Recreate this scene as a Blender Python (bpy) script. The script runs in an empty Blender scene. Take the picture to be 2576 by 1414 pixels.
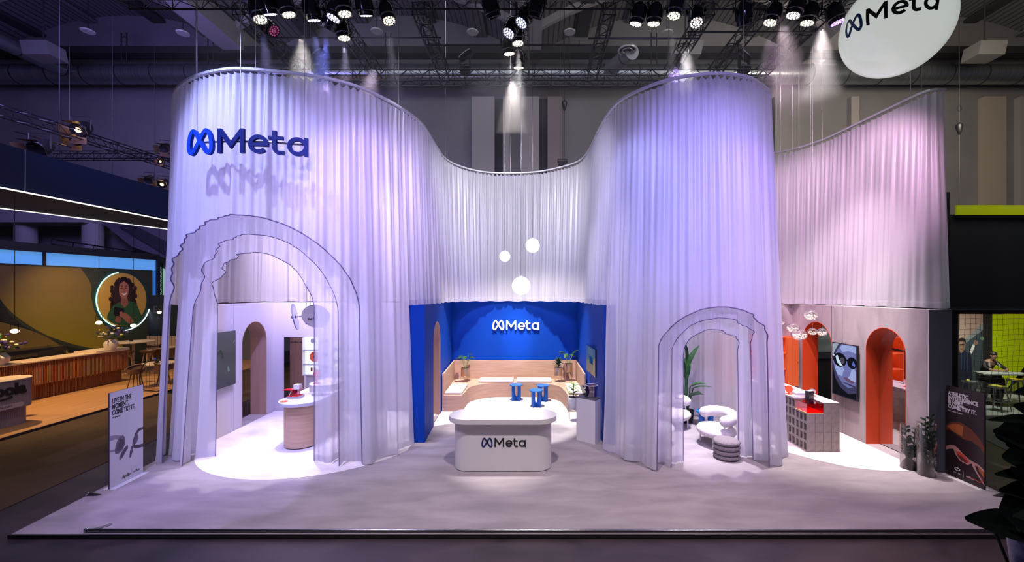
import bpy, math, random
from mathutils import Vector, Matrix
from math import sin, cos, pi, radians as R, sqrt, atan2, hypot
random.seed(7)
S = bpy.context.scene
COL = S.collection
F, CX, CY, H = 1060.0, 1340.0, 738.0, 3.8      # focal length in px, vanishing point, eye height (m)

# ---------------------------------------------------------------- camera
cam = bpy.data.cameras.new('camera'); camo = bpy.data.objects.new('camera', cam); COL.objects.link(camo)
camo.location = (0, 0, H); camo.rotation_euler = (R(90), 0, 0)
cam.sensor_width = 36; cam.lens = 36 * F / 2576
cam.shift_x = (1288 - CX) / 2576; cam.shift_y = (CY - 707) / 2576
cam.clip_end = 200
S.camera = camo
# ---------------------------------------------------------------- world, exposure
w = bpy.data.worlds.new('hall_ambient'); S.world = w; w.use_nodes = True
w.node_tree.nodes['Background'].inputs[0].default_value = (.34, .28, .50, 1)
w.node_tree.nodes['Background'].inputs[1].default_value = .07
S.view_settings.view_transform = 'Standard'; S.view_settings.look = 'None'
S.view_settings.exposure = 0.0; S.view_settings.gamma = 1.0; S.view_settings.use_curve_mapping = False
S.cycles.use_denoising = True
S.cycles.max_bounces = 7; S.cycles.diffuse_bounces = 3; S.cycles.glossy_bounces = 3
S.cycles.transmission_bounces = 4; S.cycles.transparent_max_bounces = 18; S.cycles.volume_bounces = 0
S.cycles.sample_clamp_indirect = 4.0; S.cycles.caustics_reflective = False; S.cycles.caustics_refractive = False
# ---------------------------------------------------------------- stage lights (the rig over the stand, and added fills away from it)
def spot(loc, aim, col, power, size=40, blend=.6, r=.12):
    l = bpy.data.lights.new('stage_spot', 'SPOT'); l.energy = power; l.color = col
    l.spot_size = R(size); l.spot_blend = blend; l.shadow_soft_size = r
    o = bpy.data.objects.new('stage_spot', l); COL.objects.link(o); o.location = loc
    o.rotation_euler = (Vector(aim) - Vector(loc)).to_track_quat('-Z', 'Y').to_euler(); return o
BLUE = (.20, .24, 1.0); IND = (.30, .29, 1.0); VIO = (.50, .27, 1.0); LAV = (.56, .42, 1.0); WHT = (1.0, .93, .90); PNK = (1.0, .56, .86); COOL = (.42, .46, 1.0)
# washes on the curtain fronts, the far forward ones added as fill
spot((-6.9, 5.7, 10.7), (-6.2, 8.9, 6.0), COOL, 3300, 50, .8, .05)
spot((-9.8, 3.5, 10.2), (-7.6, 9.2, 5.0), IND, 600, 44)
spot((-7.5, 4.0, 10.2), (-6.6, 8.8, 7.6), BLUE, 528, 14, 1)
spot((-4.5, 3.0, 9.8), (-5.2, 8.9, 4.2), LAV, 420, 44)
spot((-1.8, 1.5, 8.6), (-3.5, 9.8, 6.6), (.58, .44, 1), 3200, 34, 1)
spot((.5, 5.5, 8.5), (-3.1, 12.0, 6.2), (.70, .60, 1), 1188, 34, 1)
spot((-2.2, 4.0, 9.8), (-3.4, 10.3, 5.0), LAV, 2300, 38)
spot((-1.0, 4.5, 9.9), (-3.4, 10.8, 6.6), VIO, 660, 20, .9)
spot((-.8, 8.0, 8.9), (-.8, 16.1, 6.6), (.90, .86, 1), 3000, 56, .9)
spot((-1.5, 7.5, 8.6), (1.8, 13.0, 6.0), (.72, .72, 1), 990, 50, .9)
spot((0.2, 6.0, 9.6), (2.3, 10.3, 5), COOL, 792, 40)
spot((2.0, 1.5, 8.6), (3.2, 9.0, 6.0), IND, 2772, 38, 1)
spot((3.6, 5.8, 10.2), (3.7, 8.9, 6.0), BLUE, 396, 22, 1)
spot((6.6, 3.4, 9.8), (5.0, 9.2, 4.6), VIO, 1452, 38)
spot((5.4, 2.0, 8.2), (4.8, 9.2, 6.4), LAV, 1122, 34, 1)
spot((5.6, 7.0, 8.4), (8.7, 11.9, 6.0), PNK, 1250, 54)
spot((5.9, 10.4, 10.0), (8.0, 13.6, 5.2), (1, .60, .95), 475, 60)
spot((6.6, 11.8, 10.0), (9.0, 10.0, 5.6), (1, .74, .80), 343, 50)
spot((-4.5, -1.0, 7.5), (-6.6, 9.0, 2.6), (.42, .42, 1), 1900, 40, .9)  # low fills added behind the camera to brighten the lower cloth
spot((-1.5, -1.0, 7.5), (-3.4, 10.0, 2.8), (.60, .52, 1), 1700, 26, .9)
spot((1.5, -1.0, 7.5), (3.2, 9.0, 3.0), (.42, .38, 1), 2000, 32, .9)
spot((4.0, -1.0, 7.5), (5.0, 9.0, 3.0), (.62, .42, 1), 1700, 24, .9)
# back light through the cloth from inside the drums
spot((-6.0, 12.4, 10.0), (-6.1, 9.0, 4.6), LAV, 2080, 60, .8)
spot((3.9, 11.6, 10.0), (3.9, 9.0, 3.6), LAV, 1200, 60, .8)
spot((4.6, 10.2, 9.0), (3.9, 13.1, 2.5), (.84, .78, 1), 2200, 70, .8)
spot((-5.5, 3.5, 8.4), (-5.2, 8.9, 7.9), (.45, .47, 1), 500, 64, 1)  # fill added in front of the left drum for its curtain top
spot((3.8, 3.5, 8.4), (3.8, 9.0, 8.0), (.48, .40, 1), 500, 60, 1)  # matching added front fill for the right drum's curtain top
# white pools on the floors of the rooms
spot((-5.8, 10.6, 10.2), (-5.7, 10.7, 0), WHT, 2900, 40, .5)
spot((-4.5, 12.0, 10.2), (-7.4, 12.6, 1), (.95, .74, 1), 1700, 50, .8)
spot((-6.4, 10.4, 7.6), (-6.6, 14.2, 5.6), (.84, .68, 1), 3600, 80, .8)  # unseen fill added below the rig to brighten the back curtain
spot((-.6, 12.6, 10.2), (-.6, 14.6, 0), (1, .88, .80), 9500, 44, .6)
spot((-.6, 9.9, 10.2), (-.65, 9.3, 1.1), WHT, 4600, 15, .9)
spot((-.6, 11.2, 9.6), (-.6, 16.2, 2.15), (.72, .78, 1), 5500, 10, 1)
spot((7.0, 10.2, 10.2), (7.2, 10.9, 0), (1, .88, .84), 5700, 38, .7)
spot((5.9, 9.9, 10.2), (8.5, 12.0, 1.6), (1, .74, .84), 3120, 46, .8)
spot((4.0, 11.0, 10.2), (4.3, 10.9, 0), (1, .93, .95), 6000, 30, .8)
# general wash over the open carpet in front
spot((-5.5, 5.0, 10.4), (-4.5, 7.6, 0), (.80, .68, .98), 1900, 66, 1)
spot((-7.5, 7.0, 10.4), (-7.8, 9.0, 0), (.30, .28, 1), 900, 40, 1)
spot((0.0, 5.0, 10.4), (0.2, 7.6, 0), (1, .86, .86), 2700, 66, 1)
spot((6.0, 5.0, 10.4), (5.2, 7.8, 0), (1, .76, .92), 2100, 66, 1)
spot((0, 2.0, 10.4), (0.2, 3.8, 0), (.9, .75, .9), 350, 100, 1)
# neighbouring stands
spot((-16.6, 13, 6.6), (-15.9, 15.0, 0), (1, .62, .26), 2280, 100, .9)
spot((-18.8, 17, 6.6), (-19.3, 19.6, .5), (1, .68, .34), 800, 100, .9)
spot((-11.5, 8, 9), (-11.5, 10.5, 0), (1, .72, .4), 780, 80, 1)
spot((14.9, 13.6, 3.1), (14.9, 15.4, .6), (.9, 1, .82), 198, 140, .9)
spot((10.8, 7, 9), (11.2, 9.5, 0), (.6, .9, .72), 390, 60, 1)
# dim area fills added high in the hall, no fixtures there
def area(loc, aim, col, power, sx, sy):
    l = bpy.data.lights.new('hall_fill', 'AREA'); l.shape = 'RECTANGLE'; l.size = sx; l.size_y = sy; l.energy = power; l.color = col
    o = bpy.data.objects.new('hall_fill', l); COL.objects.link(o); o.location = loc
    o.rotation_euler = (Vector(aim) - Vector(loc)).to_track_quat('-Z', 'Y').to_euler(); return o
area((0, 12, 15.4), (0, 24, 9), (.76, .75, .86), 850, 26, 3)
area((-16, 12, 12), (-20, 24, 10), (.34, .28, .95), 1000, 5, 3)
area((15, 12, 12), (17, 24, 9), (1, .86, .68), 1300, 5, 3)

# ---------------------------------------------------------------- helpers
def P(px, py, Y):
    return Vector(((px - CX) * Y / F, Y, H - (py - CY) * Y / F))
def G(px, py, z=0.0):
    Y = (H - z) * F / (py - CY)
    return Vector(((px - CX) * Y / F, Y, z))

OFF = {}
def tag(o, label=None, cat=None, group=None, kind=None):
    if label: o['label'] = label
    if cat: o['category'] = cat
    if group: o['group'] = group
    if kind: o['kind'] = kind
    return o
def thing(name, label, cat, loc=(0, 0, 0), rz=0.0, group=None, rot=None):
    o = bpy.data.objects.new(name, None); o.empty_display_size = .1; COL.objects.link(o)
    o.location = loc; o.rotation_euler = rot if rot else (0, 0, rz)
    OFF[o.name] = Vector(loc)
    return tag(o, label, cat, group)
def woff(o):
    v = Vector((0, 0, 0))
    while o is not None: v = v + OFF.get(o.name, Vector((0, 0, 0))); o = o.parent
    return v

def frame_to(d):
    d = Vector(d).normalized()
    a = Vector((0, 0, 1)) if abs(d.z) < .9 else Vector((1, 0, 0))
    x = d.cross(a).normalized(); return x, d.cross(x).normalized()

class MB:
    def __init__(s): s.v = []; s.f = []
    def add(s, vs, fs):
        n = len(s.v); s.v += [tuple(p) for p in vs]; s.f += [tuple(i + n for i in f) for f in fs]; return s
    def box(s, x0, x1, y0, y1, z0, z1):
        return s.add([(x0,y0,z0),(x1,y0,z0),(x1,y1,z0),(x0,y1,z0),(x0,y0,z1),(x1,y0,z1),(x1,y1,z1),(x0,y1,z1)],
                     [(0,3,2,1),(4,5,6,7),(0,1,5,4),(1,2,6,5),(2,3,7,6),(3,0,4,7)])
    def obox(s, c, ax, ay, az, hx, hy, hz):
        c, ax, ay, az = Vector(c), Vector(ax), Vector(ay), Vector(az)
        vs = [c + ax*hx*i + ay*hy*j + az*hz*k for k in (-1, 1) for (i, j) in ((-1,-1),(1,-1),(1,1),(-1,1))]
        return s.add(vs, [(0,3,2,1),(4,5,6,7),(0,1,5,4),(1,2,6,5),(2,3,7,6),(3,0,4,7)])
    def bar(s, a, b, w=.02, h=None):
        a, b = Vector(a), Vector(b); d = b - a
        if d.length < 1e-6: return s
        x, y = frame_to(d); return s.obox((a+b)/2, x, y, d.normalized(), w/2, (h or w)/2, d.length/2)
    def tube(s, pts, r, n=8, closed=False, caps=True):
        pts = [Vector(p) for p in pts]; rr = r if isinstance(r, (list, tuple)) else [r]*len(pts)
        m = len(pts); x = None; rings = []
        for i, p in enumerate(pts):
            a = pts[(i-1) % m] if (closed or i > 0) else p; b = pts[(i+1) % m] if (closed or i < m-1) else p
            d = (b - a)
            if d.length < 1e-9: d = Vector((0,0,1))
            d.normalize()
            if x is None: x, y = frame_to(d)
            else:
                x = (x - d * x.dot(d))
                if x.length < 1e-6: x, y = frame_to(d)
                x.normalize(); y = d.cross(x)
            rings.append([p + (x*cos(2*pi*k/n) + y*sin(2*pi*k/n)) * rr[i] for k in range(n)])
        vs = [q for g in rings for q in g]; fs = []
        for i in range(m if closed else m-1):
            for k in range(n):
                a = i*n+k; b = i*n+(k+1) % n; c = ((i+1) % m)*n+(k+1) % n; d = ((i+1) % m)*n+k
                fs.append((a, b, c, d))
        if caps and not closed: fs.append(tuple(range(n))[::-1]); fs.append(tuple((m-1)*n+k for k in range(n)))
        return s.add(vs, fs)
    def cyl(s, a, b, r, n=20, r2=None):
        return s.tube([a, b], [r, r if r2 is None else r2], n)
    def lathe(s, prof, c=(0,0,0), n=32, axis=None, sx=1, sy=1):
        c = Vector(c)
        if axis is None: X, Y, Z = Vector((1,0,0)), Vector((0,1,0)), Vector((0,0,1))
        else: Z = Vector(axis).normalized(); X, Y = frame_to(Z)
        vs = [c + X*(r*cos(2*pi*k/n)*sx) + Y*(r*sin(2*pi*k/n)*sy) + Z*z for (r, z) in prof for k in range(n)]
        fs = [(i*n+k, i*n+(k+1) % n, (i+1)*n+(k+1) % n, (i+1)*n+k) for i in range(len(prof)-1) for k in range(n)]
        if prof[0][0] > 1e-5: fs.append(tuple(range(n))[::-1])
        if prof[-1][0] > 1e-5: fs.append(tuple((len(prof)-1)*n+k for k in range(n)))
        return s.add(vs, fs)
    def ball(s, c, rx, ry=None, rz=None, n=24, m=12):
        ry = rx if ry is None else ry; rz = rx if rz is None else rz; c = Vector(c)
        vs = []; fs = []
        for i in range(m+1):
            t = pi*i/m
            for k in range(n):
                a = 2*pi*k/n; vs.append(c + Vector((rx*sin(t)*cos(a), ry*sin(t)*sin(a), rz*cos(t))))
        for i in range(m):
            for k in range(n): fs.append((i*n+k, (i+1)*n+k, (i+1)*n+(k+1) % n, i*n+(k+1) % n))
        return s.add(vs, fs)
    def prism(s, poly, z0, z1):
        n = len(poly); vs = [(x, y, z0) for x, y in poly] + [(x, y, z1) for x, y in poly]
        return s.add(vs, [tuple(range(n))[::-1], tuple(range(n, 2*n))] + [(i, (i+1) % n, n+(i+1) % n, n+i) for i in range(n)])
    def slab(s, pts, nrm, t):           # polygon of 3D points pushed along nrm by t
        nrm = Vector(nrm) * t; n = len(pts)
        vs = [Vector(p) for p in pts] + [Vector(p) + nrm for p in pts]
        return s.add(vs, [tuple(range(n))[::-1], tuple(range(n, 2*n))] + [(i, (i+1) % n, n+(i+1) % n, n+i) for i in range(n)])
    def ribbon(s, pts, wd, fmap, t0, t1, closed=False):   # flat stroke of width wd in 2D mapped by fmap(u,v,w)
        m = len(pts); L = []; Rr = []
        for i in range(m):
            p = pts[i]; a = pts[(i-1) % m] if (closed or i > 0) else p; b = pts[(i+1) % m] if (closed or i < m-1) else p
            def nn(a, b):
                dx, dy = b[0]-a[0], b[1]-a[1]; l = hypot(dx, dy) or 1; return (-dy/l, dx/l)
            n1 = nn(a, p) if a != p else nn(p, b); n2 = nn(p, b) if b != p else n1
            nx, ny = n1[0]+n2[0], n1[1]+n2[1]; l = hypot(nx, ny) or 1; nx /= l; ny /= l
            k = min(2.2, 1 / max(.3, nx*n1[0]+ny*n1[1])) * wd/2
            L.append((p[0]+nx*k, p[1]+ny*k)); Rr.append((p[0]-nx*k, p[1]-ny*k))
        vs = []
        for i in range(m):
            vs += [fmap(*L[i], t0), fmap(*Rr[i], t0), fmap(*Rr[i], t1), fmap(*L[i], t1)]
        fs = []
        for i in range(m if closed else m-1):
            a = i*4; b = ((i+1) % m)*4
            for k in range(4): fs.append((a+k, a+(k+1) % 4, b+(k+1) % 4, b+k))
        if not closed: fs += [(3,2,1,0), ((m-1)*4, (m-1)*4+1, (m-1)*4+2, (m-1)*4+3)]
        return s.add(vs, fs)
    def build(s, name, mat, parent=None, world=False, smooth=False, ang=35, label=None, loc=None):
        me = bpy.data.meshes.new(name)
        off = Vector((0,0,0))
        if world and parent is not None: off = woff(parent)
        me.from_pydata([tuple(Vector(v) - off) for v in s.v], [], s.f)
        me.materials.append(mat)
        if smooth:
            me.polygons.foreach_set('use_smooth', [True]*len(me.polygons)); me.set_sharp_from_angle(angle=R(ang))
        me.update()
        o = bpy.data.objects.new(name, me); COL.objects.link(o)
        if parent is not None: o.parent = parent
        if loc is not None: o.location = loc; OFF[o.name] = Vector(loc)
        if label: o['label'] = label
        return o

def bevel(o, w=.01, seg=2):
    m = o.modifiers.new('soft', 'BEVEL'); m.width = w; m.segments = seg; m.limit_method = 'ANGLE'; m.angle_limit = R(40); return o
def copy_tree(o, parent=None):
    c = o.copy(); COL.objects.link(c)
    if parent is not None: c.parent = parent
    for ch in [x for x in S.objects if x.parent == o]: copy_tree(ch, c)
    return c

def catmull(pts, ds=.02, closed=False):
    out = []; n = len(pts); seg = n if closed else n-1
    for i in range(seg):
        g = lambda k: Vector(pts[k % n]) if closed else Vector(pts[max(0, min(n-1, k))])
        p0, p1, p2, p3 = g(i-1), g(i), g(i+1), g(i+2)
        m = max(2, int((p2-p1).length/ds))
        for j in range(m):
            t = j/m
            out.append(.5*((2*p1) + (-p0+p2)*t + (2*p0-5*p1+4*p2-p3)*t*t + (-p0+3*p1-3*p2+p3)*t**3))
    if not closed: out.append(Vector(pts[-1]))
    return out
def resample(path, ds):
    L = [0]
    for a, b in zip(path, path[1:]): L.append(L[-1] + (b-a).length)
    n = int(L[-1]/ds); out = []; j = 0
    for i in range(n+1):
        s = L[-1]*i/n
        while j < len(L)-2 and L[j+1] < s: j += 1
        t = (s-L[j])/max(1e-9, L[j+1]-L[j]); out.append(path[j].lerp(path[j+1], t))
    return out
def arc2(cx, cy, r, a0, a1, n=20, ry=None):
    ry = r if ry is None else ry
    return [(cx + r*cos(R(a0+(a1-a0)*i/n)), cy + ry*sin(R(a0+(a1-a0)*i/n))) for i in range(n+1)]
def stadium(x0, x1, y0, y1, n=14):
    if x1-x0 > y1-y0:
        r = (y1-y0)/2; return arc2(x1-r, y0+r, r, -90, 90, n) + arc2(x0+r, y0+r, r, 90, 270, n)
    r = (x1-x0)/2; return arc2(x0+r, y1-r, r, 0, 180, n) + arc2(x0+r, y0+r, r, 180, 360, n)

# ---------------------------------------------------------------- materials
def mat(name, col, rough=.5, metal=0.0, emit=None, es=0.0, spec=.5, coat=0):
    m = bpy.data.materials.new(name); m.use_nodes = True; b = m.node_tree.nodes['Principled BSDF']
    b.inputs['Base Color'].default_value = (*col, 1); b.inputs['Roughness'].default_value = rough
    b.inputs['Metallic'].default_value = metal; b.inputs['Specular IOR Level'].default_value = spec
    b.inputs['Coat Weight'].default_value = coat
    if emit: b.inputs['Emission Color'].default_value = (*emit, 1); b.inputs['Emission Strength'].default_value = es
    return m
def noisy(name, c1, c2, scale=(3, 3, 3), rough=.7, detail=4, bump=0.0, dist=0.0, lo=.35, hi=.65, metal=0, bscale=None, coord='Object'):
    m = mat(name, c1, rough, metal); nt = m.node_tree; N = nt.nodes; Lk = nt.links; b = N['Principled BSDF']
    tc = N.new('ShaderNodeTexCoord'); mp = N.new('ShaderNodeMapping'); mp.inputs['Scale'].default_value = scale
    nz = N.new('ShaderNodeTexNoise'); nz.inputs['Scale'].default_value = 1; nz.inputs['Detail'].default_value = detail; nz.inputs['Distortion'].default_value = dist
    cr = N.new('ShaderNodeValToRGB'); cr.color_ramp.elements[0].position = lo; cr.color_ramp.elements[1].position = hi
    cr.color_ramp.elements[0].color = (*c1, 1); cr.color_ramp.elements[1].color = (*c2, 1)
    Lk.new(tc.outputs[coord], mp.inputs[0]); Lk.new(mp.outputs[0], nz.inputs['Vector']); Lk.new(nz.outputs[0], cr.inputs[0]); Lk.new(cr.outputs[0], b.inputs['Base Color'])
    if bump:
        n2 = N.new('ShaderNodeTexNoise'); n2.inputs['Scale'].default_value = bscale or 60; Lk.new(tc.outputs[coord], n2.inputs['Vector'])
        bp = N.new('ShaderNodeBump'); bp.inputs['Strength'].default_value = bump; bp.inputs['Distance'].default_value = .02
        Lk.new(n2.outputs[0], bp.inputs['Height']); Lk.new(bp.outputs[0], b.inputs['Normal'])
    return m
def fabric(name, col, t):
    m = bpy.data.materials.new(name); m.use_nodes = True; nt = m.node_tree; N = nt.nodes; Lk = nt.links; N.clear()
    out = N.new('ShaderNodeOutputMaterial'); df = N.new('ShaderNodeBsdfDiffuse'); tl = N.new('ShaderNodeBsdfTranslucent'); tr = N.new('ShaderNodeBsdfTransparent')
    df.inputs[0].default_value = (*col, 1); tl.inputs[0].default_value = (*col, 1)
    m1 = N.new('ShaderNodeMixShader'); m1.inputs[0].default_value = .48; Lk.new(df.outputs[0], m1.inputs[1]); Lk.new(tl.outputs[0], m1.inputs[2])
    gl = N.new('ShaderNodeBsdfGlossy'); gl.inputs['Roughness'].default_value = .38; gl.inputs[0].default_value = (.8, .8, .85, 1)
    mg = N.new('ShaderNodeMixShader'); mg.inputs[0].default_value = .06; Lk.new(m1.outputs[0], mg.inputs[1]); Lk.new(gl.outputs[0], mg.inputs[2])
    lw = N.new('ShaderNodeLayerWeight'); lw.inputs[0].default_value = .35
    mr = N.new('ShaderNodeMapRange'); mr.inputs['To Min'].default_value = 1-t; mr.inputs['To Max'].default_value = 1.0; Lk.new(lw.outputs['Facing'], mr.inputs[0])
    m2 = N.new('ShaderNodeMixShader'); Lk.new(mr.outputs[0], m2.inputs[0]); Lk.new(tr.outputs[0], m2.inputs[1]); Lk.new(mg.outputs[0], m2.inputs[2])
    Lk.new(m2.outputs[0], out.inputs[0]); return m
def clear(name, col, op=.1, rough=.03, gcol=(1, 1, 1)):
    m = bpy.data.materials.new(name); m.use_nodes = True; nt = m.node_tree; N = nt.nodes; Lk = nt.links; N.clear()
    out = N.new('ShaderNodeOutputMaterial'); tr = N.new('ShaderNodeBsdfTransparent'); tr.inputs[0].default_value = (*col, 1)
    gl = N.new('ShaderNodeBsdfGlossy'); gl.inputs['Roughness'].default_value = rough; gl.inputs[0].default_value = (*gcol, 1)
    lw = N.new('ShaderNodeLayerWeight'); lw.inputs[0].default_value = .3
    mr = N.new('ShaderNodeMapRange'); mr.inputs['To Min'].default_value = op; mr.inputs['To Max'].default_value = .85; Lk.new(lw.outputs['Facing'], mr.inputs[0])
    mx = N.new('ShaderNodeMixShader'); Lk.new(mr.outputs[0], mx.inputs[0]); Lk.new(tr.outputs[0], mx.inputs[1]); Lk.new(gl.outputs[0], mx.inputs[2]); Lk.new(mx.outputs[0], out.inputs[0]); return m
def emis(name, col, st): return mat(name, (0, 0, 0), .5, 0, col, st, spec=0)
def wood(name, c1, c2, scale=(1, 1, 14)):
    return noisy(name, c1, c2, scale, .5, 5, 0, .3, .3, .7)

M = dict(
 sheer=fabric('sheer_fabric', (.87, .86, .92), .32), dense=fabric('lined_sheer_fabric', (.87, .86, .92), .07),
 rail=mat('white_rail', (.75, .75, .78), .4), piping=mat('grey_violet_piping', (.16, .13, .24), .6),
 white=mat('white_laminate', (.82, .81, .82), .35), white_top=mat('white_worktop', (.86, .85, .86), .25),
 wall=mat('white_painted_panel', (.66, .62, .67), .55), blue=mat('blue_painted_panel', (.001, .048, .37), .6, spec=.15),
 orange=mat('orange_paint', (.78, .085, .018), .45), darkgrey=mat('dark_grey_panel', (.085, .095, .12), .6),
 concrete=noisy('concrete_panel', (.27, .23, .25), (.60, .54, .56), (1.3, 1.3, .5), .75, 8, .15, .5, .3, .72),
 oak=wood('light_oak', (.50, .31, .21), (.62, .42, .30), (1.2, 1.2, 16)),
 oakv=wood('light_oak_upright_grain', (.48, .29, .22), (.56, .36, .29), (14, 14, .8)),
 carpet=noisy('grey_carpet', (.27, .24, .255), (.40, .36, .375), (.9, 2.6, 1), .95, 6, .25, .4, .3, .7, bscale=140),
 lightcarpet=noisy('off_white_carpet', (.66, .60, .60), (.80, .75, .75), (1.2, 2.4, 1), .95, 5, .2, .3, .3, .7, bscale=140),
 black=mat('black_metal', (.012, .012, .014), .4), blackm=mat('matt_black', (.01, .01, .012), .8), glossblack=mat('gloss_black', (.008, .008, .012), .12),
 chrome=mat('chrome', (.75, .75, .78), .12, 1), steel=mat('brushed_steel', (.55, .55, .56), .35, 1), brass=mat('brushed_brass', (.72, .56, .42), .3, 1),
 mirror=mat('mirror', (.92, .93, .93), .01, 1), cream=mat('cream_cushion', (.80, .72, .64), .85), boucle=noisy('cream_boucle', (.72, .66, .63), (.82, .77, .73), (40, 40, 40), .95, 2, .5, bscale=70),
 greyf=noisy('warm_grey_felt', (.20, .17, .175), (.27, .235, .24), (30, 30, 30), .95, 2, .3, bscale=80),
 bluep=mat('blue_lacquer', (.015, .16, .62), .35), leaf=noisy('leaf_green', (.015, .055, .022), (.035, .12, .03), (9, 9, 9), .35, 2),
 leafd=noisy('dark_leaf_green', (.008, .022, .014), (.02, .05, .02), (9, 9, 9), .4, 2), leafl=noisy('light_leaf_green', (.10, .25, .04), (.20, .36, .08), (9, 9, 9), .45, 2),
 soil=mat('dark_soil', (.02, .015, .012), .95), glass=clear('clear_glass', (.98, .99, .99), .02), red=clear('red_acrylic', (.95, .10, .07), .10),
 redd=mat('solid_red_acrylic', (.70, .02, .03), .15), pink=clear('pink_acrylic', (.80, .16, .26), .12), orangea=mat('orange_disc', (.85, .12, .04), .3),
 navy=mat('navy_print', (.004, .02, .12), .5), logoblue=mat('royal_blue_face', (.004, .045, .36), .6, spec=.15), logonavy=mat('navy_face', (.002, .010, .10), .6, spec=.15),
 ink=mat('black_print', (.01, .01, .012), .6), inkw=mat('white_print', (.8, .78, .78), .6), silver=mat('silver_paint', (.6, .6, .63), .3, .6),
 skin=mat('brown_skin', (.34, .17, .11), .5), hair=mat('black_hair', (.012, .008, .008), .5),
)
# ================================================================ SETTING: floor, platform, stand walls
ZR = 8.45
def struct(mb, name, m, **k):
    return tag(mb.build(name, m, **k), kind='structure')
hallfloor = noisy('polished_dark_floor', (.028, .020, .026), (.075, .055, .062), (.9, 1.6, 1), .38, 7, 0, .8, .35, .8)
struct(MB().box(-40, 45, -1, 26, -.3, -.06), 'floor', hallfloor)
brownm = noisy('brown_aisle_carpet', (.055, .034, .018), (.085, .052, .026), (2, .7, 1), .95, 6, .3, 0, .3, .7, bscale=120)
struct(MB().prism([(-13.9, 2), (-9.25, 6.05), (-10.05, 12.0), (-10.4, 17.5), (-10.2, 24), (-14.6, 24), (-13.87, 10.9), (-13.6, 5)], -.0595, -.05), 'aisle_carpet', brownm)
# platform
PL = [(-8.23, 6.65), (8.72, 6.65), (8.95, 8.3), (9.35, 14.6), (-9.0, 14.6), (-8.59, 9.82)]
struct(MB().prism(PL, -.055, 0), 'stand_platform', M['carpet'])
struct(MB().box(-8.25, 8.74, 6.618, 6.648, -.058, .001), 'trim_1', mat('dark_edge_strip', (.02, .018, .02), .3))
def inlay(pts): return struct(MB().prism(pts, .0005, .006), 'floor_inlay', M['lightcarpet'])
inlay(arc2(-5.55, 11.35, 2.78, 200, 335, 40) + [(-3.05, 13.6), (-8.33, 13.6), (-8.2, 10.8)])
inlay([(-2.86, 11.88)] + arc2(-.7, 9.15, 3.55, 128, 60, 30) + [(1.72, 12.1), (1.70, 16.2), (-3.08, 16.2)])
inlay([(5.9, 10.3), (5.99, 10.18), (6.43, 9.61), (6.88, 9.2), (7.3, 9.05), (7.61, 9.0), (8.2, 8.96), (8.38, 9.0), (8.4, 13.6), (5.9, 13.6)])

def wall_arch(name, a, b, h, th, nrm, s0, s1, topz, m, lining=None, spring=None, hole=True):
    """upright wall from a to b (plan points), room face on the a-b line, thickness th along nrm, arched opening s0..s1"""
    a = Vector((*a, 0)); b = Vector((*b, 0)); L = (b-a).length; u = (b-a)/L; n = Vector((*nrm, 0))
    r = (s1-s0)/2; sp = topz - r; c = (s0+s1)/2
    arch = [(c + r*cos(t), sp + r*sin(t)) for t in [pi - pi*i/28 for i in range(29)]]
    if hole: out = [(0, 0), (s0, 0)] + arch + [(s1, 0), (L, 0), (L, h), (0, h)]
    else: out = [(0, 0), (L, 0), (L, h), (0, h)]
    q = lambda s, z: a + u*s + Vector((0, 0, z))
    mb = MB()
    # quads per column keep the opening clean
    cols = [(0, 0), (s0, 0)] + ([(x, z) for x, z in arch] if hole else []) + [(s1, 0), (L, 0)]
    for (x0, z0), (x1, z1) in zip(cols, cols[1:]):
        if abs(x1-x0) < 1e-6: continue
        pts = [q(x0, z0), q(x1, z1), q(x1, h), q(x0, h)]
        mb.slab(pts, n, th)
    o = struct(mb, name, m)
    if hole and lining:
        k = MB(); pts = [(s0, 0)] + arch + [(s1, 0)]; t = .012
        ins = [(s0+t, 0)] + [(c + (x-c)*(1-t/r), sp + (z-sp)*(1-t/r)) for x, z in arch] + [(s1-t, 0)]
        for i in range(len(pts)-1):
            p0, p1, i0, i1 = pts[i], pts[i+1], ins[i], ins[i+1]
            e = -.006
            A = [q(*p0)+n*e, q(*p1)+n*e, q(*i1)+n*e, q(*i0)+n*e]
            k.slab(A, n, th-2*e)
        lo = k.build('arch_lining', lining); lo.parent = o
    return o, u, n, q
# --- left room
wl, ul, nl, ql = wall_arch('wall_left', (-8.17, 10.42), (-8.40, 13.66), 3.5, .49, (-1, 0), 1.585, 2.84, 2.96, M['wall'], M['oakv'])
struct(MB().box(-8.9, -3.0, 13.65, 13.95, 0, 3.5), 'wall_back', M['wall'])
for s in (0.02, 1.12, 1.55):
    pass
# --- blue room
bA = (-2.745, 10.72); bB = (-3.105, 16.25)
wall_arch('wall_left', bA, bB, 3.5, .40, (-1, 0), 1.285, 2.56, 2.96, M['blue'], M['oakv'])
struct(MB().box(-3.5, 2.1, 16.25, 16.45, 0, 3.62), 'wall_back', M['blue'])
wr, ur, nr, qr = wall_arch('wall_right', (1.785, 10.55), (1.72, 16.25), 3.5, .30, (1, 0), 1, 2, 2, M['blue'], hole=False)
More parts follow.
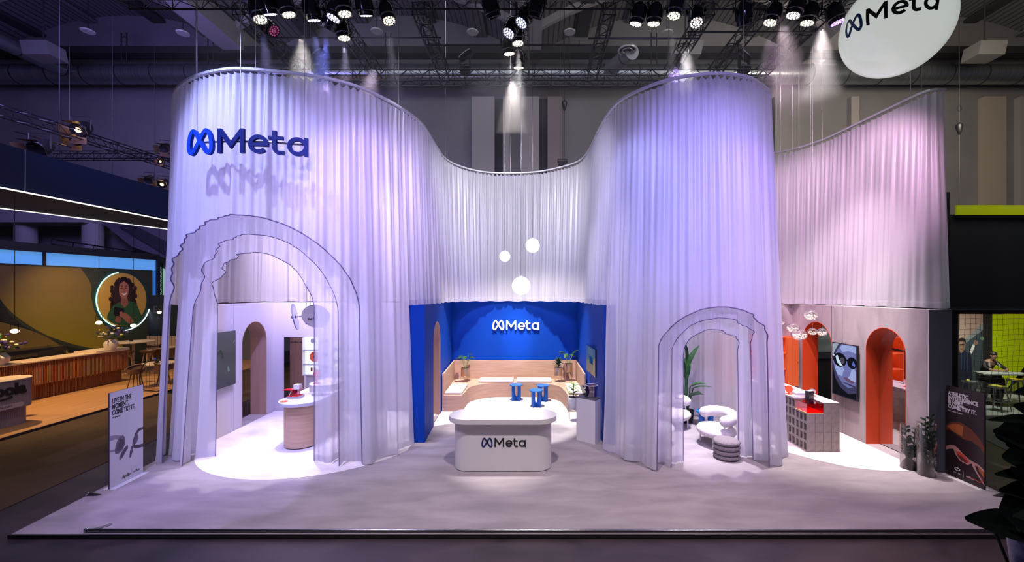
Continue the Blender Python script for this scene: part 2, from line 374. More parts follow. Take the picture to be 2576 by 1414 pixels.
# --- right room
struct(MB().box(8.395, 8.885, 8.93, 8.96, 0, 3.45), 'wall_end_right', M['darkgrey'])
wall_arch('wall_right', (8.40, 8.96), (8.42, 11.2), 3.45, .36, (1, 0), .52, 1.68, 2.98, M['concrete'], M['orange'])
wall_arch('wall_right', (8.42, 11.2), (8.42, 13.66), 3.45, .47, (1, 0), .66, 1.95, 2.96, M['concrete'], M['orange'])
struct(MB().box(5.75, 8.9, 13.66, 13.9, 0, 3.45), 'wall_back', M['concrete'])
struct(MB().box(8.76, 8.885, 8.96, 11.2, 0, 3.45), 'wall_outer_right', M['darkgrey'])
struct(MB().box(8.385, 8.397, 8.925, 8.945, 0, 3.45), 'trim_2', mat('pale_corner_profile', (.7, .62, .7), .4))
for y in (11.45, 12.0-.14): struct(MB().box(8.412, 8.421, y, y+.012, 0, 3.45), 'wall_seam', mat('dark_joint', (.12, .10, .11), .8))
for x in (6.4, 7.6): struct(MB().box(x, x+.012, 13.652, 13.662, 0, 3.45), 'wall_seam', bpy.data.materials['dark_joint'])
for y in (10.95, 11.62): struct(MB().slab([(-8.17-.071*(y-10.42), y, 0), (-8.17-.071*(y-10.42), y+.008, 0), (-8.17-.071*(y-10.42), y+.008, 3.5), (-8.17-.071*(y-10.42), y, 3.5)], (1, 0, 0), .003), 'wall_seam', mat('pale_joint', (.42, .38, .44), .8))
# arched mirror at the back of the near orange niche
mo = thing('arched_mirror', 'arched wall mirror set in the near orange niche with one line of black print', 'mirror', (8.745, 10.04, 0))
MB().slab([(0, y, z) for y, z in [(.575, .02), (.575, 2.4)] + arc2(0, 2.4, .575, 0, 180, 24) + [(-.575, 2.4), (-.575, .02)]], (1, 0, 0), .008).build('mirror_glass', M['mirror'], mo)

# ================================================================ CURTAINS
MAIN = [(-3.2,14.25),(-5,14.3),(-7,14.3),(-8.4,14.25),(-8.9,13.8),(-9.02,12.5),(-8.98,11.2),(-8.74,10.4),(-8.32,9.78),(-7.48,9.16),(-6.62,8.8),(-5.92,8.72),(-4.84,8.95),(-4.19,9.25),(-3.76,9.68),(-3.33,10.49),(-3.04,11.57),(-3.05,13.3),(-3.0,14.6),(-2.55,15.55),(-1.83,16.14),(-.86,16.27),(.18,16.1),(1.16,15.4),(1.67,14.67),(1.84,13.5),(1.88,12.05),(1.97,10.75),(2.11,10.16),(2.43,9.65),(2.96,9.16),(3.6,8.93),(3.95,8.9),(4.33,8.96),(4.68,9.08),(4.96,9.28),(5.27,9.53),(5.51,9.78),(5.68,10.4),(5.72,11.2),(5.6,12.1),(5.2,12.8),(4.4,13.15),(3.4,13.2),(2.7,13.0),(2.25,12.5)]
SIDE = [(5.9,13.3),(6.5,14.0),(7.2,14.15),(7.95,13.96),(8.45,13.47),(8.78,12.74),(8.86,12.02),(8.92,11.13),(8.97,10.33),(9.03,9.75),(9.16,9.62),(9.42,9.62)]
DS = .021
def path(pts):
    p = resample(catmull([(x, y, 0) for x, y in pts], .01), DS); n = []
    for i in range(len(p)):
        d = (p[min(len(p)-1, i+3)] - p[max(0, i-3)]).normalized(); n.append(Vector((d.y, -d.x, 0)))
    return p, n
MP, MN = path(MAIN); SP, SN = path(SIDE)
def near(p, pt):
    return min(range(len(p)), key=lambda i: (p[i].x-pt[0])**2 + (p[i].y-pt[1])**2)
def hgt(z): return max(0, min(1, z/ZR))
def fold(s, z, sd=0.0, big=1.0):
    h = hgt(z)
    a = sin(2*pi*s/.30 + 1.3*sin(s*1.1+sd) + sd*3); b = sin(2*pi*s/.155 + .9*sin(s*2.3+sd))
    c = sin(2*pi*s/.56 + 1.7*sin(s*.9+2*sd) + sd*5 + .5*sin(z*.5+s)); e = sin(2*pi*s/1.7 + 2*sin(s*.4) + sd)
    top = max(0, (z-ZR+1.4)/1.4)
    return (.010+.016*(h if h > .3 else .3))*b*(1+.5*top) + .020*a*(1-top*.6) + big*.080*c*(1-h)**1.1 + .02*e*(1-top)
def pos(p, n, i, z, inset=0.0, sd=0.0, flare=.27, big=1.0, sgn=1):
    s = i*DS
    o = -inset + (flare*(1-hgt(z)) * sgn + fold(s, z, sd, big))
    return p[i] + n[i]*o + Vector((0, 0, z))
def curtain(name, p, n, i0, i1, z0, ztop, m, label, rows=16, arch=None, inset=0, sd=0, flare=.27, big=1.0, group=None, hem=True):
    """arch: (xc, half width, spring z, crown z)"""
    root = thing(name, label, 'curtain', (p[(i0+i1)//2].x, p[(i0+i1)//2].y, z0), group=group)
    idx = list(range(i0, i1+1)); mb = MB(); s_ = {}
    def topz(i):
        ph = (i*DS/.155) % 1.0
        return ztop - .035 - (.075*(sin(pi*ph))**.7 if inset == 0 else .02)
    def inside(i):
        if not arch: return False
        x = (p[i] - n[i]*inset).x; return abs(x-arch[0]) < arch[1] and n[i].y < .2
    def archz(i):
        x = (p[i] - n[i]*inset).x; t = min(1, abs(x-arch[0])/arch[1]); return arch[2] + (arch[3]-arch[2])*sqrt(max(0, 1-t*t))
    zs = arch[2] if arch else None
    def grid(ids, zb, zt, rws, upper):
        vs = []
        for i in ids:
            b = zb(i); t = zt(i)
            for k in range(rws+1):
                z = b + (t-b)*k/rws; vs.append(pos(p, n, i, z, inset, sd, flare, big))
        fs = [(a*(rws+1)+k, (a+1)*(rws+1)+k, (a+1)*(rws+1)+k+1, a*(rws+1)+k+1) for a in range(len(ids)-1) for k in range(rws)]
        mb.add(vs, fs)
    wob = lambda i: z0 + .012*sin(i*DS*9+sd)
    edges = []
    if arch:
        ins = [i for i in idx if inside(i)]; a, b = ins[0], ins[-1]
        lo1 = [i for i in idx if i <= a]; lo2 = [i for i in idx if i >= b]
        for l in (lo1, lo2):
            if len(l) > 1: grid(l, wob, lambda i: zs, 7, False)
        grid(idx, lambda i: archz(i) if a <= i <= b else zs, topz, rows, True)
        e = [pos(p, n, a, z0 + (zs-z0)*k/8, inset, sd, flare, big) for k in range(8)]
        e += [pos(p, n, i, archz(i), inset, sd, flare, big) for i in range(a, b+1)]
        e += [pos(p, n, b, zs - (zs-z0)*k/8, inset, sd, flare, big) for k in range(1, 9)]
        edges.append(e)
    else:
        grid(idx, wob, topz, rows, True)
    o = mb.build('curtain_cloth', m, root, world=True, smooth=True, ang=80)
    if hem:      # doubled hem band along the bottom
        segs = [idx] if not arch else [lo1, lo2]
        for l in segs:
            if len(l) < 2: continue
            hb = MB(); vs = []
            for i in l:
                for z in (wob(i)-.002, wob(i)+.14): vs.append(pos(p, n, i, z, inset, sd, flare, big) + n[i]*.006)
            hb.add(vs, [(k*2, k*2+2, k*2+3, k*2+1) for k in range(len(l)-1)])
            hb.build('hem', M['sheer'], root, world=True, smooth=True, ang=80)
    if edges:
        k = MB()
        for e in edges: k.tube(e, .0085 if inset else .013, 5)
        k.build('piping', M['piping'], root, world=True, smooth=True, label='dark piping round the arched cut-out')
    return root
iL0 = near(MP, (-8.74, 10.4)); iL1 = near(MP, (-3.28, 10.62)); iR0 = near(MP, (1.97, 10.62)); iB = near(MP, (5.72, 11.2)); iE = len(MP)-1
f1 = near(MP, (-8.45, 9.95)); f2 = near(MP, (-3.5, 10.1))
curtain('sheer_curtain', MP, MN, iL0, iL1, .03, ZR, M['sheer'], 'outermost floor-length blue-lit sheer curtain of the left drum, with the largest arched cut-out', 26, (-6.02, 2.10, 3.3, 5.40), 0, 0)
curtain('sheer_curtain', MP, MN, iL0+6, f2, .03, ZR-.1, M['sheer'], 'middle sheer layer of the left drum, its arch edge just inside the largest arch', 20, (-5.93, 1.52, 3.25, 5.05), .33, 1.9, big=1.7)
curtain('sheer_curtain', MP, MN, iL0+12, f2, .03, ZR-.1, M['sheer'], 'innermost sheer layer of the left drum with the smallest arched cut-out', 20, (-6.12, 1.17, 3.3, 4.70), .66, 4.2, big=1.9)
curtain('sheer_curtain', MP, MN, 2, iL0, 3.52, ZR, M['dense'], 'short sheer curtain hanging above the white walls at the back of the left drum', 12, hem=True)
curtain('sheer_curtain', MP, MN, iL1, iR0, 3.5, ZR, M['dense'], 'short pale curtain sweeping in a valley above the blue walls', 14, big=.5)
curtain('sheer_curtain', MP, MN, iR0, iB, .03, ZR, M['sheer'], 'outermost floor-length violet-lit sheer curtain of the right drum, over the lounge arch', 26, (3.93, 1.10, 2.5, 3.52), 0, 0)
g1 = near(MP, (2.2, 10.0)); g2 = near(MP, (5.6, 10.0))
curtain('sheer_curtain', MP, MN, g1, g2, .03, ZR-.1, M['sheer'], 'middle sheer layer of the right drum, around the lounge arch', 20, (4.03, .88, 2.45, 3.27), .33, 2.7, big=1.5)
curtain('sheer_curtain', MP, MN, g1, g2, .03, ZR-.1, M['sheer'], 'innermost sheer layer of the right drum with the smallest lounge arch', 20, (4.02, .57, 2.4, 2.99), .66, 5.1, big=1.5)
curtain('sheer_curtain', MP, MN, iB, iE, .03, ZR, M['dense'], 'floor-length curtain closing the back of the lounge behind the cream armchairs', 14, flare=.05, sd=.5)
curtain('sheer_curtain', SP, SN, 0, len(SP)-1, 3.47, ZR, M['dense'], 'short pink-lit curtain rising above the concrete walls of the right room', 14, big=.5, sd=3)

# rails
for p, q0, lab in ((MP, 0, 'white curved ceiling rail carrying the long serpentine curtain'), (SP, 0, 'short white curved rail carrying the pink-lit curtain')):
    t = thing('curtain_rail', lab, 'curtain rail', (p[0].x, p[0].y, ZR))
    mb = MB(); pts = p[::6] + [p[-1]]; n = len(pts); vs = []
    for i, a in enumerate(pts):
        d = (pts[min(n-1, i+1)] - pts[max(0, i-1)]).normalized(); nn = Vector((d.y, -d.x, 0))
        for (o_, z) in ((-.03, ZR-.03), (.03, ZR-.03), (.03, ZR+.02), (-.03, ZR+.02)): vs.append(a + nn*o_ + Vector((0, 0, z)))
    mb.add(vs, [(i*4+k, i*4+(k+1) % 4, i*4+4+(k+1) % 4, i*4+4+k) for i in range(n-1) for k in range(4)] + [(0,1,2,3), ((n-1)*4+3, (n-1)*4+2, (n-1)*4+1, (n-1)*4)])
    mb.build('rail_profile', M['rail'], t, world=True)
# ================================================================ lettering
INF = [(0,.55),(.14,.78),(.30,.93),(.44,.80),(.53,.5),(.53,.2),(.43,.06),(.31,.1),(.15,.32),(0,.55),(-.15,.78),(-.30,.93),(-.44,.8),(-.53,.5),(-.53,.2),(-.43,.06),(-.31,.1),(-.15,.32)]
def logo(parent, fmap, m1, m2, t=.05, world=False, bold=1.0):
    """infinity emblem and the letters M e t a; fmap(u, v, w) places them, height of M = 1, total width 4.9"""
    W_ = .158*bold
    inf = [(q.x+.62, q.y*1.06-.03) for q in catmull([(x, y, 0) for x, y in INF], .035, True)]
    MB().ribbon(inf, W_, fmap, 0, t, True).build('emblem', m1, parent, world)
    def dense(pts, d=.06):
        out = []
        for a, b in zip(pts, pts[1:]):
            k = max(1, int(hypot(b[0]-a[0], b[1]-a[1])/d)); out += [(a[0]+(b[0]-a[0])*i/k, a[1]+(b[1]-a[1])*i/k) for i in range(k)]
        return out + [pts[-1]]
    x = 1.44
    mb = MB(); h = W_/2
    mb.ribbon(dense([(x+h, 0), (x+h, 1)]), W_, fmap, 0, t); mb.ribbon(dense([(x+1.07-h, 0), (x+1.07-h, 1)]), W_, fmap, 0, t)
    mb.ribbon(dense([(x+h, .95), (x+.535, .32), (x+1.07-h, .95)]), W_*1.05, fmap, .001, t*.98); mb.build('letter', m2, parent, world)
    cx = x+1.62; r = .385-h
    mb = MB().ribbon(arc2(cx, .385, r, 0, 318, 40), W_, fmap, 0, t); mb.ribbon(dense([(cx-r, .37), (cx+r+h*.9, .37)]), W_*.85, fmap, .001, t*.98); mb.build('letter', m2, parent, world)
    tx = x+2.22
    mb = MB().ribbon(dense([(tx, .97), (tx, .26)]) + arc2(tx+.2, .26, .2-.01, 180, 262, 8)[1:] + [(tx+.36, h)], W_, fmap, 0, t)
    mb.ribbon(dense([(tx-.22, .68), (tx+.34, .68)]), W_*.85, fmap, .001, t*.98); mb.build('letter', m2, parent, world)
    ax = x+3.08
    mb = MB().ribbon(arc2(ax-.0, .385, r, 0, 355, 40), W_, fmap, 0, t, True); mb.ribbon(dense([(ax+r+.01, .77), (ax+r+.01, 0)]), W_, fmap, .001, t*.98); mb.build('letter', m2, parent, world)
def flat(o, u, v, n, s=1.0):
    o, u, v, n = Vector(o), Vector(u), Vector(v), Vector(n)
    return lambda a, b, c: o + u*(a*s) + v*(b*s) + n*c
def text(parent, body, o, u, v, n, size, m, name='lettering', ext=.001, align='LEFT', sx=1.0, shear=0.0, spacing=1.0, bold=0.0, label=None):
    """o/u/v in the parent's local space"""
    c = bpy.data.curves.new(name, 'FONT'); c.body = body; c.size = size; c.extrude = ext; c.align_x = align; c.shear = shear; c.space_character = spacing; c.offset = bold; c.resolution_u = 3; c.space_line = .92
    c.materials.append(m); tmp = bpy.data.objects.new('tmp', c); me = bpy.data.meshes.new_from_object(tmp); bpy.data.objects.remove(tmp); bpy.data.curves.remove(c)
    ob = bpy.data.objects.new(name, me); COL.objects.link(ob); ob.parent = parent
    u, v, n = Vector(u), Vector(v), Vector(n)
    ob.matrix_local = Matrix.Translation(Vector(o)) @ Matrix(((u.x*sx, v.x, n.x, 0), (u.y*sx, v.y, n.y, 0), (u.z*sx, v.z, n.z, 0), (0, 0, 0, 1)))
    if label: ob['label'] = label
    return ob

# ---- hanging curved sign in front of the left drum
sg = thing('hanging_sign', 'blue infinity emblem and dark blue word sign on a curved bar before the left drum', 'sign', (-5.7, 8.2, 6.5))
i0 = near(MP, (-7.75, 9.32)); i1 = near(MP, (-4.1, 9.3))
cen = Vector((-5.85, 12.2, 0)); RS = 3.95
def sgpt(a, o=0.0): return cen + Vector((sin(a)*(RS+o), -cos(a)*(RS+o), 0))
def sgmap(hm, zb, a0):
    def f(u, v, wv):
        p = sgpt(a0 + u*hm/RS, wv); return Vector((p.x, p.y, zb + v*hm))
    return f
a_l = -.245
logo(sg, sgmap(.475, 6.535, a_l), M['logoblue'], M['logonavy'], .06, True, 1.0)
mb = MB().tube([sgpt(a_l+.03+.54*i/24, -.05) + Vector((0, 0, 6.79)) for i in range(25)], .022, 8); mb.build('curved_bar', M['steel'], sg, True, smooth=True)
for a in (a_l+.03, a_l+.27, a_l+.57):
    q = sgpt(a, -.05); MB().tube([q + Vector((0, 0, 6.8)), q + Vector((0, 0, 15))], .007, 5).build('suspension_wire', M['steel'], sg, True)

# ---- reception counter
ct = thing('reception_counter', 'white pill-shaped reception counter with a dark word sign on its front', 'counter', (-.65, 9.28, 0))
bevel(MB().prism([(x+.65, y-9.28) for x, y in stadium(-1.71, .41, 8.97, 9.59)], .012, 1.03).build('counter_body', M['white'], ct, smooth=True), .006)
bevel(MB().prism([(x+.65, y-9.28) for x, y in stadium(-1.83, .53, 8.86, 9.70)], 1.03, 1.145).build('worktop', M['white_top'], ct, smooth=True), .008)
MB().prism([(x+.65, y-9.28) for x, y in stadium(-1.66, .36, 9.02, 9.54)], .0, .015).build('plinth', M['blackm'], ct)
logo(ct, flat((-1.09+.65, -.31-.001, .53), (1, 0, 0), (0, 0, 1), (0, -1, 0), .192), M['navy'], M['ink'], .006)

# ---- wall sign in the blue room
ws = thing('wall_sign', 'white infinity emblem and word in raised letters on the blue wall', 'sign', (-.65, 16.25, 2.4))
logo(ws, flat((-1.545, 16.21, 2.40), (1, 0, 0), (0, 0, 1), (0, -1, 0), .364), mat('white_sign_face', (.85, .85, .85), .4, emit=(1, 1, 1), es=.35), mat('white_sign_letter', (.85, .85, .85), .4, emit=(1, 1, 1), es=.35), .045, True)

# ---- pendant globes
def globe(px, py, rpx, Y, lab):
    c = P(px, py, Y); r = rpx*Y/F
    t = thing('pendant_globe_lamp', lab, 'pendant lamp', c, group='white globe pendants over the blue room')
    MB().ball((0, 0, 0), r, n=32, m=20).build('glass_globe', GLB, t, smooth=True)
    MB().lathe([(0, r*.97), (r*.3, r*.97), (r*.3, r*1.0), (.02, r*1.03), (.012, r*1.12), (0, r*1.12)], n=20).build('cap', M['white'], t, smooth=True)
    MB().tube([(0, 0, r*1.1), (0, 0, 14.5-c.z)], .0055, 5).build('suspension_wire', M['black'], t)
GLB = mat('glowing_opal_glass', (.9, .9, .9), .3, emit=(1, .98, .96), es=1.6)
globe(1270, 645, 13.5, 12.6, 'smallest white globe pendant, hanging left of the other two')
globe(1340, 618, 17.8, 12.2, 'medium white globe pendant, hanging highest of the three')
globe(1311, 719, 23, 11.6, 'largest white globe pendant, hanging lowest of the three')

# ---- bench
bn = thing('corner_bench', 'U-shaped light oak bench with high backrest lining the blue walls', 'bench', (-.6, 15.4, 0))
def curvein(z0, z1):
    pts = [(-2.90, 13.52), (-2.27, 13.52), (-2.24, 14.05)]
    pts += [q for q in [(-1.15+1.09*cos(R(a))*1.0, 14.35+1.05*sin(R(a))) for a in range(180, 89, -6)]]
    pts += [(x, y) for x, y in [(-.0-.05+.0+ (1.09)*cos(R(a)), 14.35+1.05*sin(R(a))) for a in range(90, -1, -6)]]
    pts += [(1.10, 14.05), (1.13, 13.5), (1.71, 13.5), (1.69, 16.2), (-3.03, 16.2)]
    return pts
seat = curvein(0, 0)
bb = MB().prism(seat, .01, .50); bb.build('bench_base', M['oak'], bn, True, smooth=True)
MB().prism([(x, y) for x, y in seat], .502, .525).build('seat_board', M['oak'], bn, True)
MB().box(-3.0, 1.66, 16.14, 16.2, .525, 1.235).build('back_panel', M['oak'], bn, True)
q = MB().slab([(-2.905, 13.52, .01), (-2.905, 13.52, 1.21), (-3.03, 16.14, 1.235), (-3.03, 16.14, .01)], (1, .02, 0), .045); q.build('side_panel', M['oak'], bn, True)
MB().box(1.645, 1.695, 13.5, 16.14, .01, 1.22).build('side_panel', M['oak'], bn, True)
for x in (-1.75, 1.0): MB().box(x, x+.006, 15.375, 15.395, .02, .5).build('seam', M['oakv'], bn, True)
for x in (-1.75, .45): MB().box(x, x+.006, 16.134, 16.142, .53, 1.23).build('seam', M['oakv'], bn, True)
for x in (-2.262, 1.118):
    MB().box(x-.004, x+.01, 13.85, 13.93, .36, .47).build('socket', M['blackm'], bn, True, label='small black socket')
def cushion(x0, x1, y0, y1, lab):
    o = MB().box(-(x1-x0)/2, (x1-x0)/2, -(y1-y0)/2, (y1-y0)/2, 0, .085).build('seat_cushion', M['cream'], loc=((x0+x1)/2, (y0+y1)/2, .526))
    bevel(o, .028, 3); tag(o, lab, 'cushion', 'cream bench cushions')
cushion(-1.99, -.71, 15.42, 16.0, 'long cream cushion on the back bench, left of the pair under the wall sign')
cushion(-.60, .70, 15.42, 16.0, 'long cream cushion on the back bench, right of the pair near the planters')
cushion(-2.85, -2.29, 13.62, 14.9, 'cream cushion on the left arm of the bench')
cushion(1.16, 1.63, 13.6, 14.95, 'cream cushion on the right arm of the bench by the television')

# ---- leaves
def leaf(mb, base, tip, wd, up=(0, 0, 1), curl=.12, seg=6):
    base, tip = Vector(base), Vector(tip); d = tip-base; L = d.length; d.normalize(); sd = d.cross(Vector(up))
    if sd.length < 1e-3: sd = d.cross(Vector((1, 0, 0)))
    sd.normalize(); n = sd.cross(d); vs = []
    for i in range(seg+1):
        t = i/seg; wv = wd/2*sin(pi*min(1, t*.93+.04))**.75*(1-.25*t); c = base + d*(L*t) + n*(curl*L*(t-t*t*1.6))
        vs += [c - sd*wv + n*wv*.35, c, c + sd*wv + n*wv*.35]
    fs = []
    for i in range(seg):
        a = i*3; fs += [(a, a+3, a+4, a+1), (a+1, a+4, a+5, a+2)]
    mb.add(vs, fs)
def planter(loc, s, lab, kind, stand=.22, potm=None, seed=1, group=None):
    rnd = random.Random(seed); t = thing('potted_plant', lab, 'plant', loc, group=group); r = .15*s; h = .30*s; z0 = stand*s
    MB().lathe([(0, z0), (r*.96, z0), (r, z0+.01), (r, z0+h), (r*.93, z0+h), (r*.93, z0+h-.04), (0, z0+h-.04)], n=28).build('pot', potm or M['brass'], t, smooth=True)
    MB().lathe([(0, z0+h-.045), (r*.92, z0+h-.035), (0, z0+h-.02)], n=20).build('soil', M['soil'], t)
    k = MB()
    for a in range(4):
        x, y = (r+.012)*cos(a*pi/2+.6), (r+.012)*sin(a*pi/2+.6); k.bar((x, y, 0), (x, y, z0+h*.45), .012)
    k.tube([((r+.012)*cos(a), (r+.012)*sin(a), z0+.0) for a in [i*2*pi/20 for i in range(20)]], .005, 5, True)
    k.build('wire_stand', M['brass'] if potm is None else M['steel'], t)
    st = MB(); lf = MB()
    if kind == 'monstera':
        for i in range(9):
            a = i*2.4+rnd.random(); L = (.28+.28*rnd.random())*s; p = Vector((cos(a)*.45*L, sin(a)*.45*L, z0+h+L*.85)); b = Vector((cos(a)*.03, sin(a)*.03, z0+h-.03))
            st.tube([b, (b+p)/2 + Vector((0, 0, .04)), p], .005*s, 5); e = p + Vector((cos(a)*.17*s, sin(a)*.17*s, rnd.uniform(-.12, .05)*s)); leaf(lf, p - (e-p)*.25, e, .17*s)
    elif kind == 'bush':
        for i in range(34):
            a = i*2.4; L = (.12+.22*(i/34))*s; z = z0+h+(.02+.26*(1-i/34.))*s; b = Vector((cos(a)*.03, sin(a)*.03, z)); leaf(lf, b, b + Vector((cos(a)*L*.7, sin(a)*L*.7, .09*s)), .075*s)
        st.tube([(0, 0, z0+h-.04), (0, 0, z0+h+.28*s)], .012*s, 6)
    elif kind == 'small':
        for i in range(16):
            a = i*2.4; L = .16*s; z = z0+h+.03+.02*i*s; b = Vector((cos(a)*.02, sin(a)*.02, z)); leaf(lf, b, b + Vector((cos(a)*L, sin(a)*L, .05*s)), .085*s)
        st.tube([(0, 0, z0+h-.04), (0, 0, z0+h+.36*s)], .008*s, 6)
    st.build('stem', M['leafl'] if kind == 'monstera' else M['leaf'], t, smooth=True)
    lf.build('foliage', M['leafl'] if kind == 'small' else M['leaf'], t, smooth=True)
    return t
planter((-2.50, 15.6, .525), 1.0, 'trailing leafy plant in a brass pot on the left corner of the bench', 'monstera', seed=3)
planter((.95, 15.55, .525), 1.0, 'bushy dark rubber plant in a brass pot on the bench beside the long cushion', 'bush', .25, seed=5)
planter((1.34, 15.72, .525), 1.0, 'tall split-leaf plant in a brass pot in the right corner of the bench', 'monstera', .36, seed=11)
planter((1.22, 12.55, 0), 1.15, 'light green plant in a white pot on wire legs behind the pedestal', 'small', .32, M['white'], seed=2)

# ---- blue stools
def fin_stool(loc, r, h, lab, rz=0.0, name='round_stool', cat='stool', group='blue round stools in front of the bench'):
    t = thing(name, lab, cat, loc, rz, group)
    bevel(MB().lathe([(0, h-.035), (r, h-.035), (r, h), (0, h)], n=40).build('seat' if cat == 'stool' else 'table_top', M['bluep'], t, smooth=True), .005)
    a = r*.84; w_ = a*.42
    out = [(-a, 0), (a, 0), (a, h-.035), (w_, h-.035), (w_, h*.42), (w_*.75, h*.3), (0, h*.2), (-w_*.75, h*.3), (-w_, h*.42), (-w_, h-.035), (-a, h-.035)]
    for k in (0, 1):
        d = (0, .022) if k == 0 else (.022, 0)
        L = [[(x, z) for x, z in out if True]]
        for half in (-1, 1):     # U cut-out panel, built as two posts and a foot each
            post = [(half*w_, h*.42), (half*a, 0), (half*a, h-.035), (half*w_, h-.035)]
            foot = [(0, 0), (half*a, 0), (half*w_, h*.42), (half*w_*.75, h*.3), (0, h*.2)]
            m_ = MB()
            for pl in (post, foot):
                if k == 0: m_.slab([(x, -.011, z) for x, z in pl], (0, 1, 0), .022)
                else: m_.slab([(-.011, x, z) for x, z in pl], (1, 0, 0), .022)
            m_.build('leg', M['bluep'], t)
    return t
fin_stool((-.58, 14.95, .006), .235, .565, 'blue round stool standing alone left of the other two', .7)
fin_stool((.12, 14.12, .006), .235, .565, 'blue round stool standing nearest the reception counter', .95)
fin_stool((.36, 14.85, .006), .235, .565, 'blue round stool half hidden behind the nearest stool', .5)
fin_stool((4.92, 11.95, 0), .27, .47, 'low blue round side table between the cream armchairs', .2, 'side_table', 'side table', None)

# ---- pedestal with jar
A, B, C = G(1450, 1107), G(1497, 1119), G(1511, 1109.5); D = A + C - B
cp = (A+C)/2
pd = thing('display_pedestal', 'lilac-white display pedestal at the right side of the blue room', 'pedestal', cp)
MB().prism([(p.x-cp.x, p.y-cp.y) for p in (A, B, C, D)], 0, 1.10).build('pedestal_body', M['white'], pd)
MB().prism([((p.x-cp.x)*1.01, (p.y-cp.y)*1.01) for p in (A, B, C, D)], 1.10, 1.13).build('pedestal_top', mat('slate_grey_top', (.16, .15, .17), .4), pd)
jc = Vector((cp.x+.08, cp.y-.02, 1.132))
jr = thing('plastic_bucket', 'clear plastic bucket of pink wrapped snacks on the pedestal', 'bucket', jc)
MB().lathe([(0, 0), (.135, 0), (.15, .28), (.158, .28), (.158, .31), (.148, .31), (.13, .012), (0, .012)], n=36).build('bucket_body', clear('frosted_clear_plastic', (.75, .72, .85), .25, .2), jr, smooth=True)
MB().tube([(.155*cos(a), .155*sin(a), .305) for a in [i*2*pi/32 for i in range(32)]], .01, 6, True).build('rim', M['white'], jr, smooth=True)
rnd = random.Random(4); k = MB()
for i in range(40):
    a = rnd.random()*6.28; r = rnd.random()**.5*.095; z = .04+.25*(i/40); c = Vector((cos(a)*r, sin(a)*r, z)); k.ball(c, .035, .03, .028, 8, 5)
tag(k.build('wrapped_snacks', mat('pink_wrapper', (.35, .06, .13), .3), smooth=True, loc=None), 'pink wrapped snacks heaped in the clear bucket', 'snacks', kind='stuff').location = jc
text(jr, 'Meta', (-.05, -.149, .15), (1, 0, 0), (0, 0, 1), (0, -1, 0), .05, M['inkw'])
lid = MB().lathe([(0, 0), (.15, 0), (.155, .03), (.14, .03), (.135, .012), (0, .012)], n=36).build('bucket_lid', M['glossblack'], smooth=True, loc=(jc.x-.21, jc.y-.02, jc.z+.15))
lid.rotation_euler = (0, R(72), .3); tag(lid, 'round black lid leaning against the snack bucket', 'lid')

# ---- televisions
def frame_tv(name, lab, o, u, w_, h_, n, scr, th=.05, feet=None):
    """o = lower corner of the screen, u = along width, n = out of the screen"""
    t = thing(name, lab, 'television', o); u = Vector(u).normalized(); n = Vector(n).normalized(); z = Vector((0, 0, 1))
    c = u*(w_/2) + z*(h_/2) - n*(th/2)
    MB().obox(c, u, n, z, w_/2, th/2, h_/2).build('casing', M['glossblack'], t)
    b = .012
    MB().obox(c + n*(th/2+.001), u, n, z, w_/2-b, .001, h_/2-b).build('screen', scr, t)
    MB().obox(c - n*(th/2+.03), u, n, z, w_*.25, .03, h_*.2).build('wall_bracket', M['black'], t)
    return t, u, n, z
dark_scr = mat('switched_dark_screen', (.01, .011, .013), .3, emit=(.10, .11, .13), es=.14)
p0 = G(550, 1103); p1 = G(607, 1075)
tvl, u_, n_, z_ = frame_tv('television', 'tall dark television on the white wall left of the oak arch', (-8.10, 10.72, 1.32), (-.072, .85, 0), .88, 1.46, (1, .085, 0), dark_scr)
glow = emis('screen_glow_pale', (.45, .62, .75), .30); 
for (a, b, r) in ((.25, .8, .016), (.20, .86, .008), (.30, .83, .008), (.16, .84, .010), (.13, .13, .01), (.18, .11, .008), (.15, .18, .008)):
    MB().obox(u_*a + z_*b*1.2 + n_*.003, u_, n_, z_, r, .001, r).build('screen_image', glow, tvl)
def screen_poly(t, u, z, n, pts, m, lay, name='screen_image'):
    return MB().slab([u*a + z*b + n*(.002+lay*.0012) for a, b in pts], n, .001).build(name, m, t)
screen_poly(tvl, u_, z_, n_, [(.52, .42), (.56, .38), (.62, .40), (.60, .46), (.56, .55), (.53, .52)], glow, 1)
screen_poly(tvl, u_, z_, n_, [(.78, 1.12), (.86, 1.18), (.84, 1.20), (.76, 1.14)], glow, 1)
screen_poly(tvl, u_, z_, n_, [(.05, .75), (.12, .95), (.25, 1.02), (.34, .9), (.36, .78), (.30, .75), (.28, .86), (.2, .93), (.12, .86)], emis('screen_grey', (.13, .15, .17), .35), 1)
scr_b = mat('teal_screen', (.01, .02, .02), .2, emit=(.12, .20, .21), es=.30)
tvb, ub, nb, zb = frame_tv('television', 'wide television with a grey-green screen on the right blue wall', (1.735, 11.68, 1.46), (-.09, 1.2, 0), 1.24, .78, (-1, -.075, 0), scr_b)
screen_poly(tvb, ub, zb, nb, [(.3, .3), (.75, .3), (.75, .5), (.3, .5)], emis('screen_blue_block', (.02, .10, .3), .5), 1)
for r_ in range(4): screen_poly(tvb, ub, zb, nb, [(.35, .56+.05*r_), (.95, .56+.05*r_), (.95, .57+.05*r_), (.35, .57+.05*r_)], emis('screen_line', (.3, .4, .4), .5), 1)
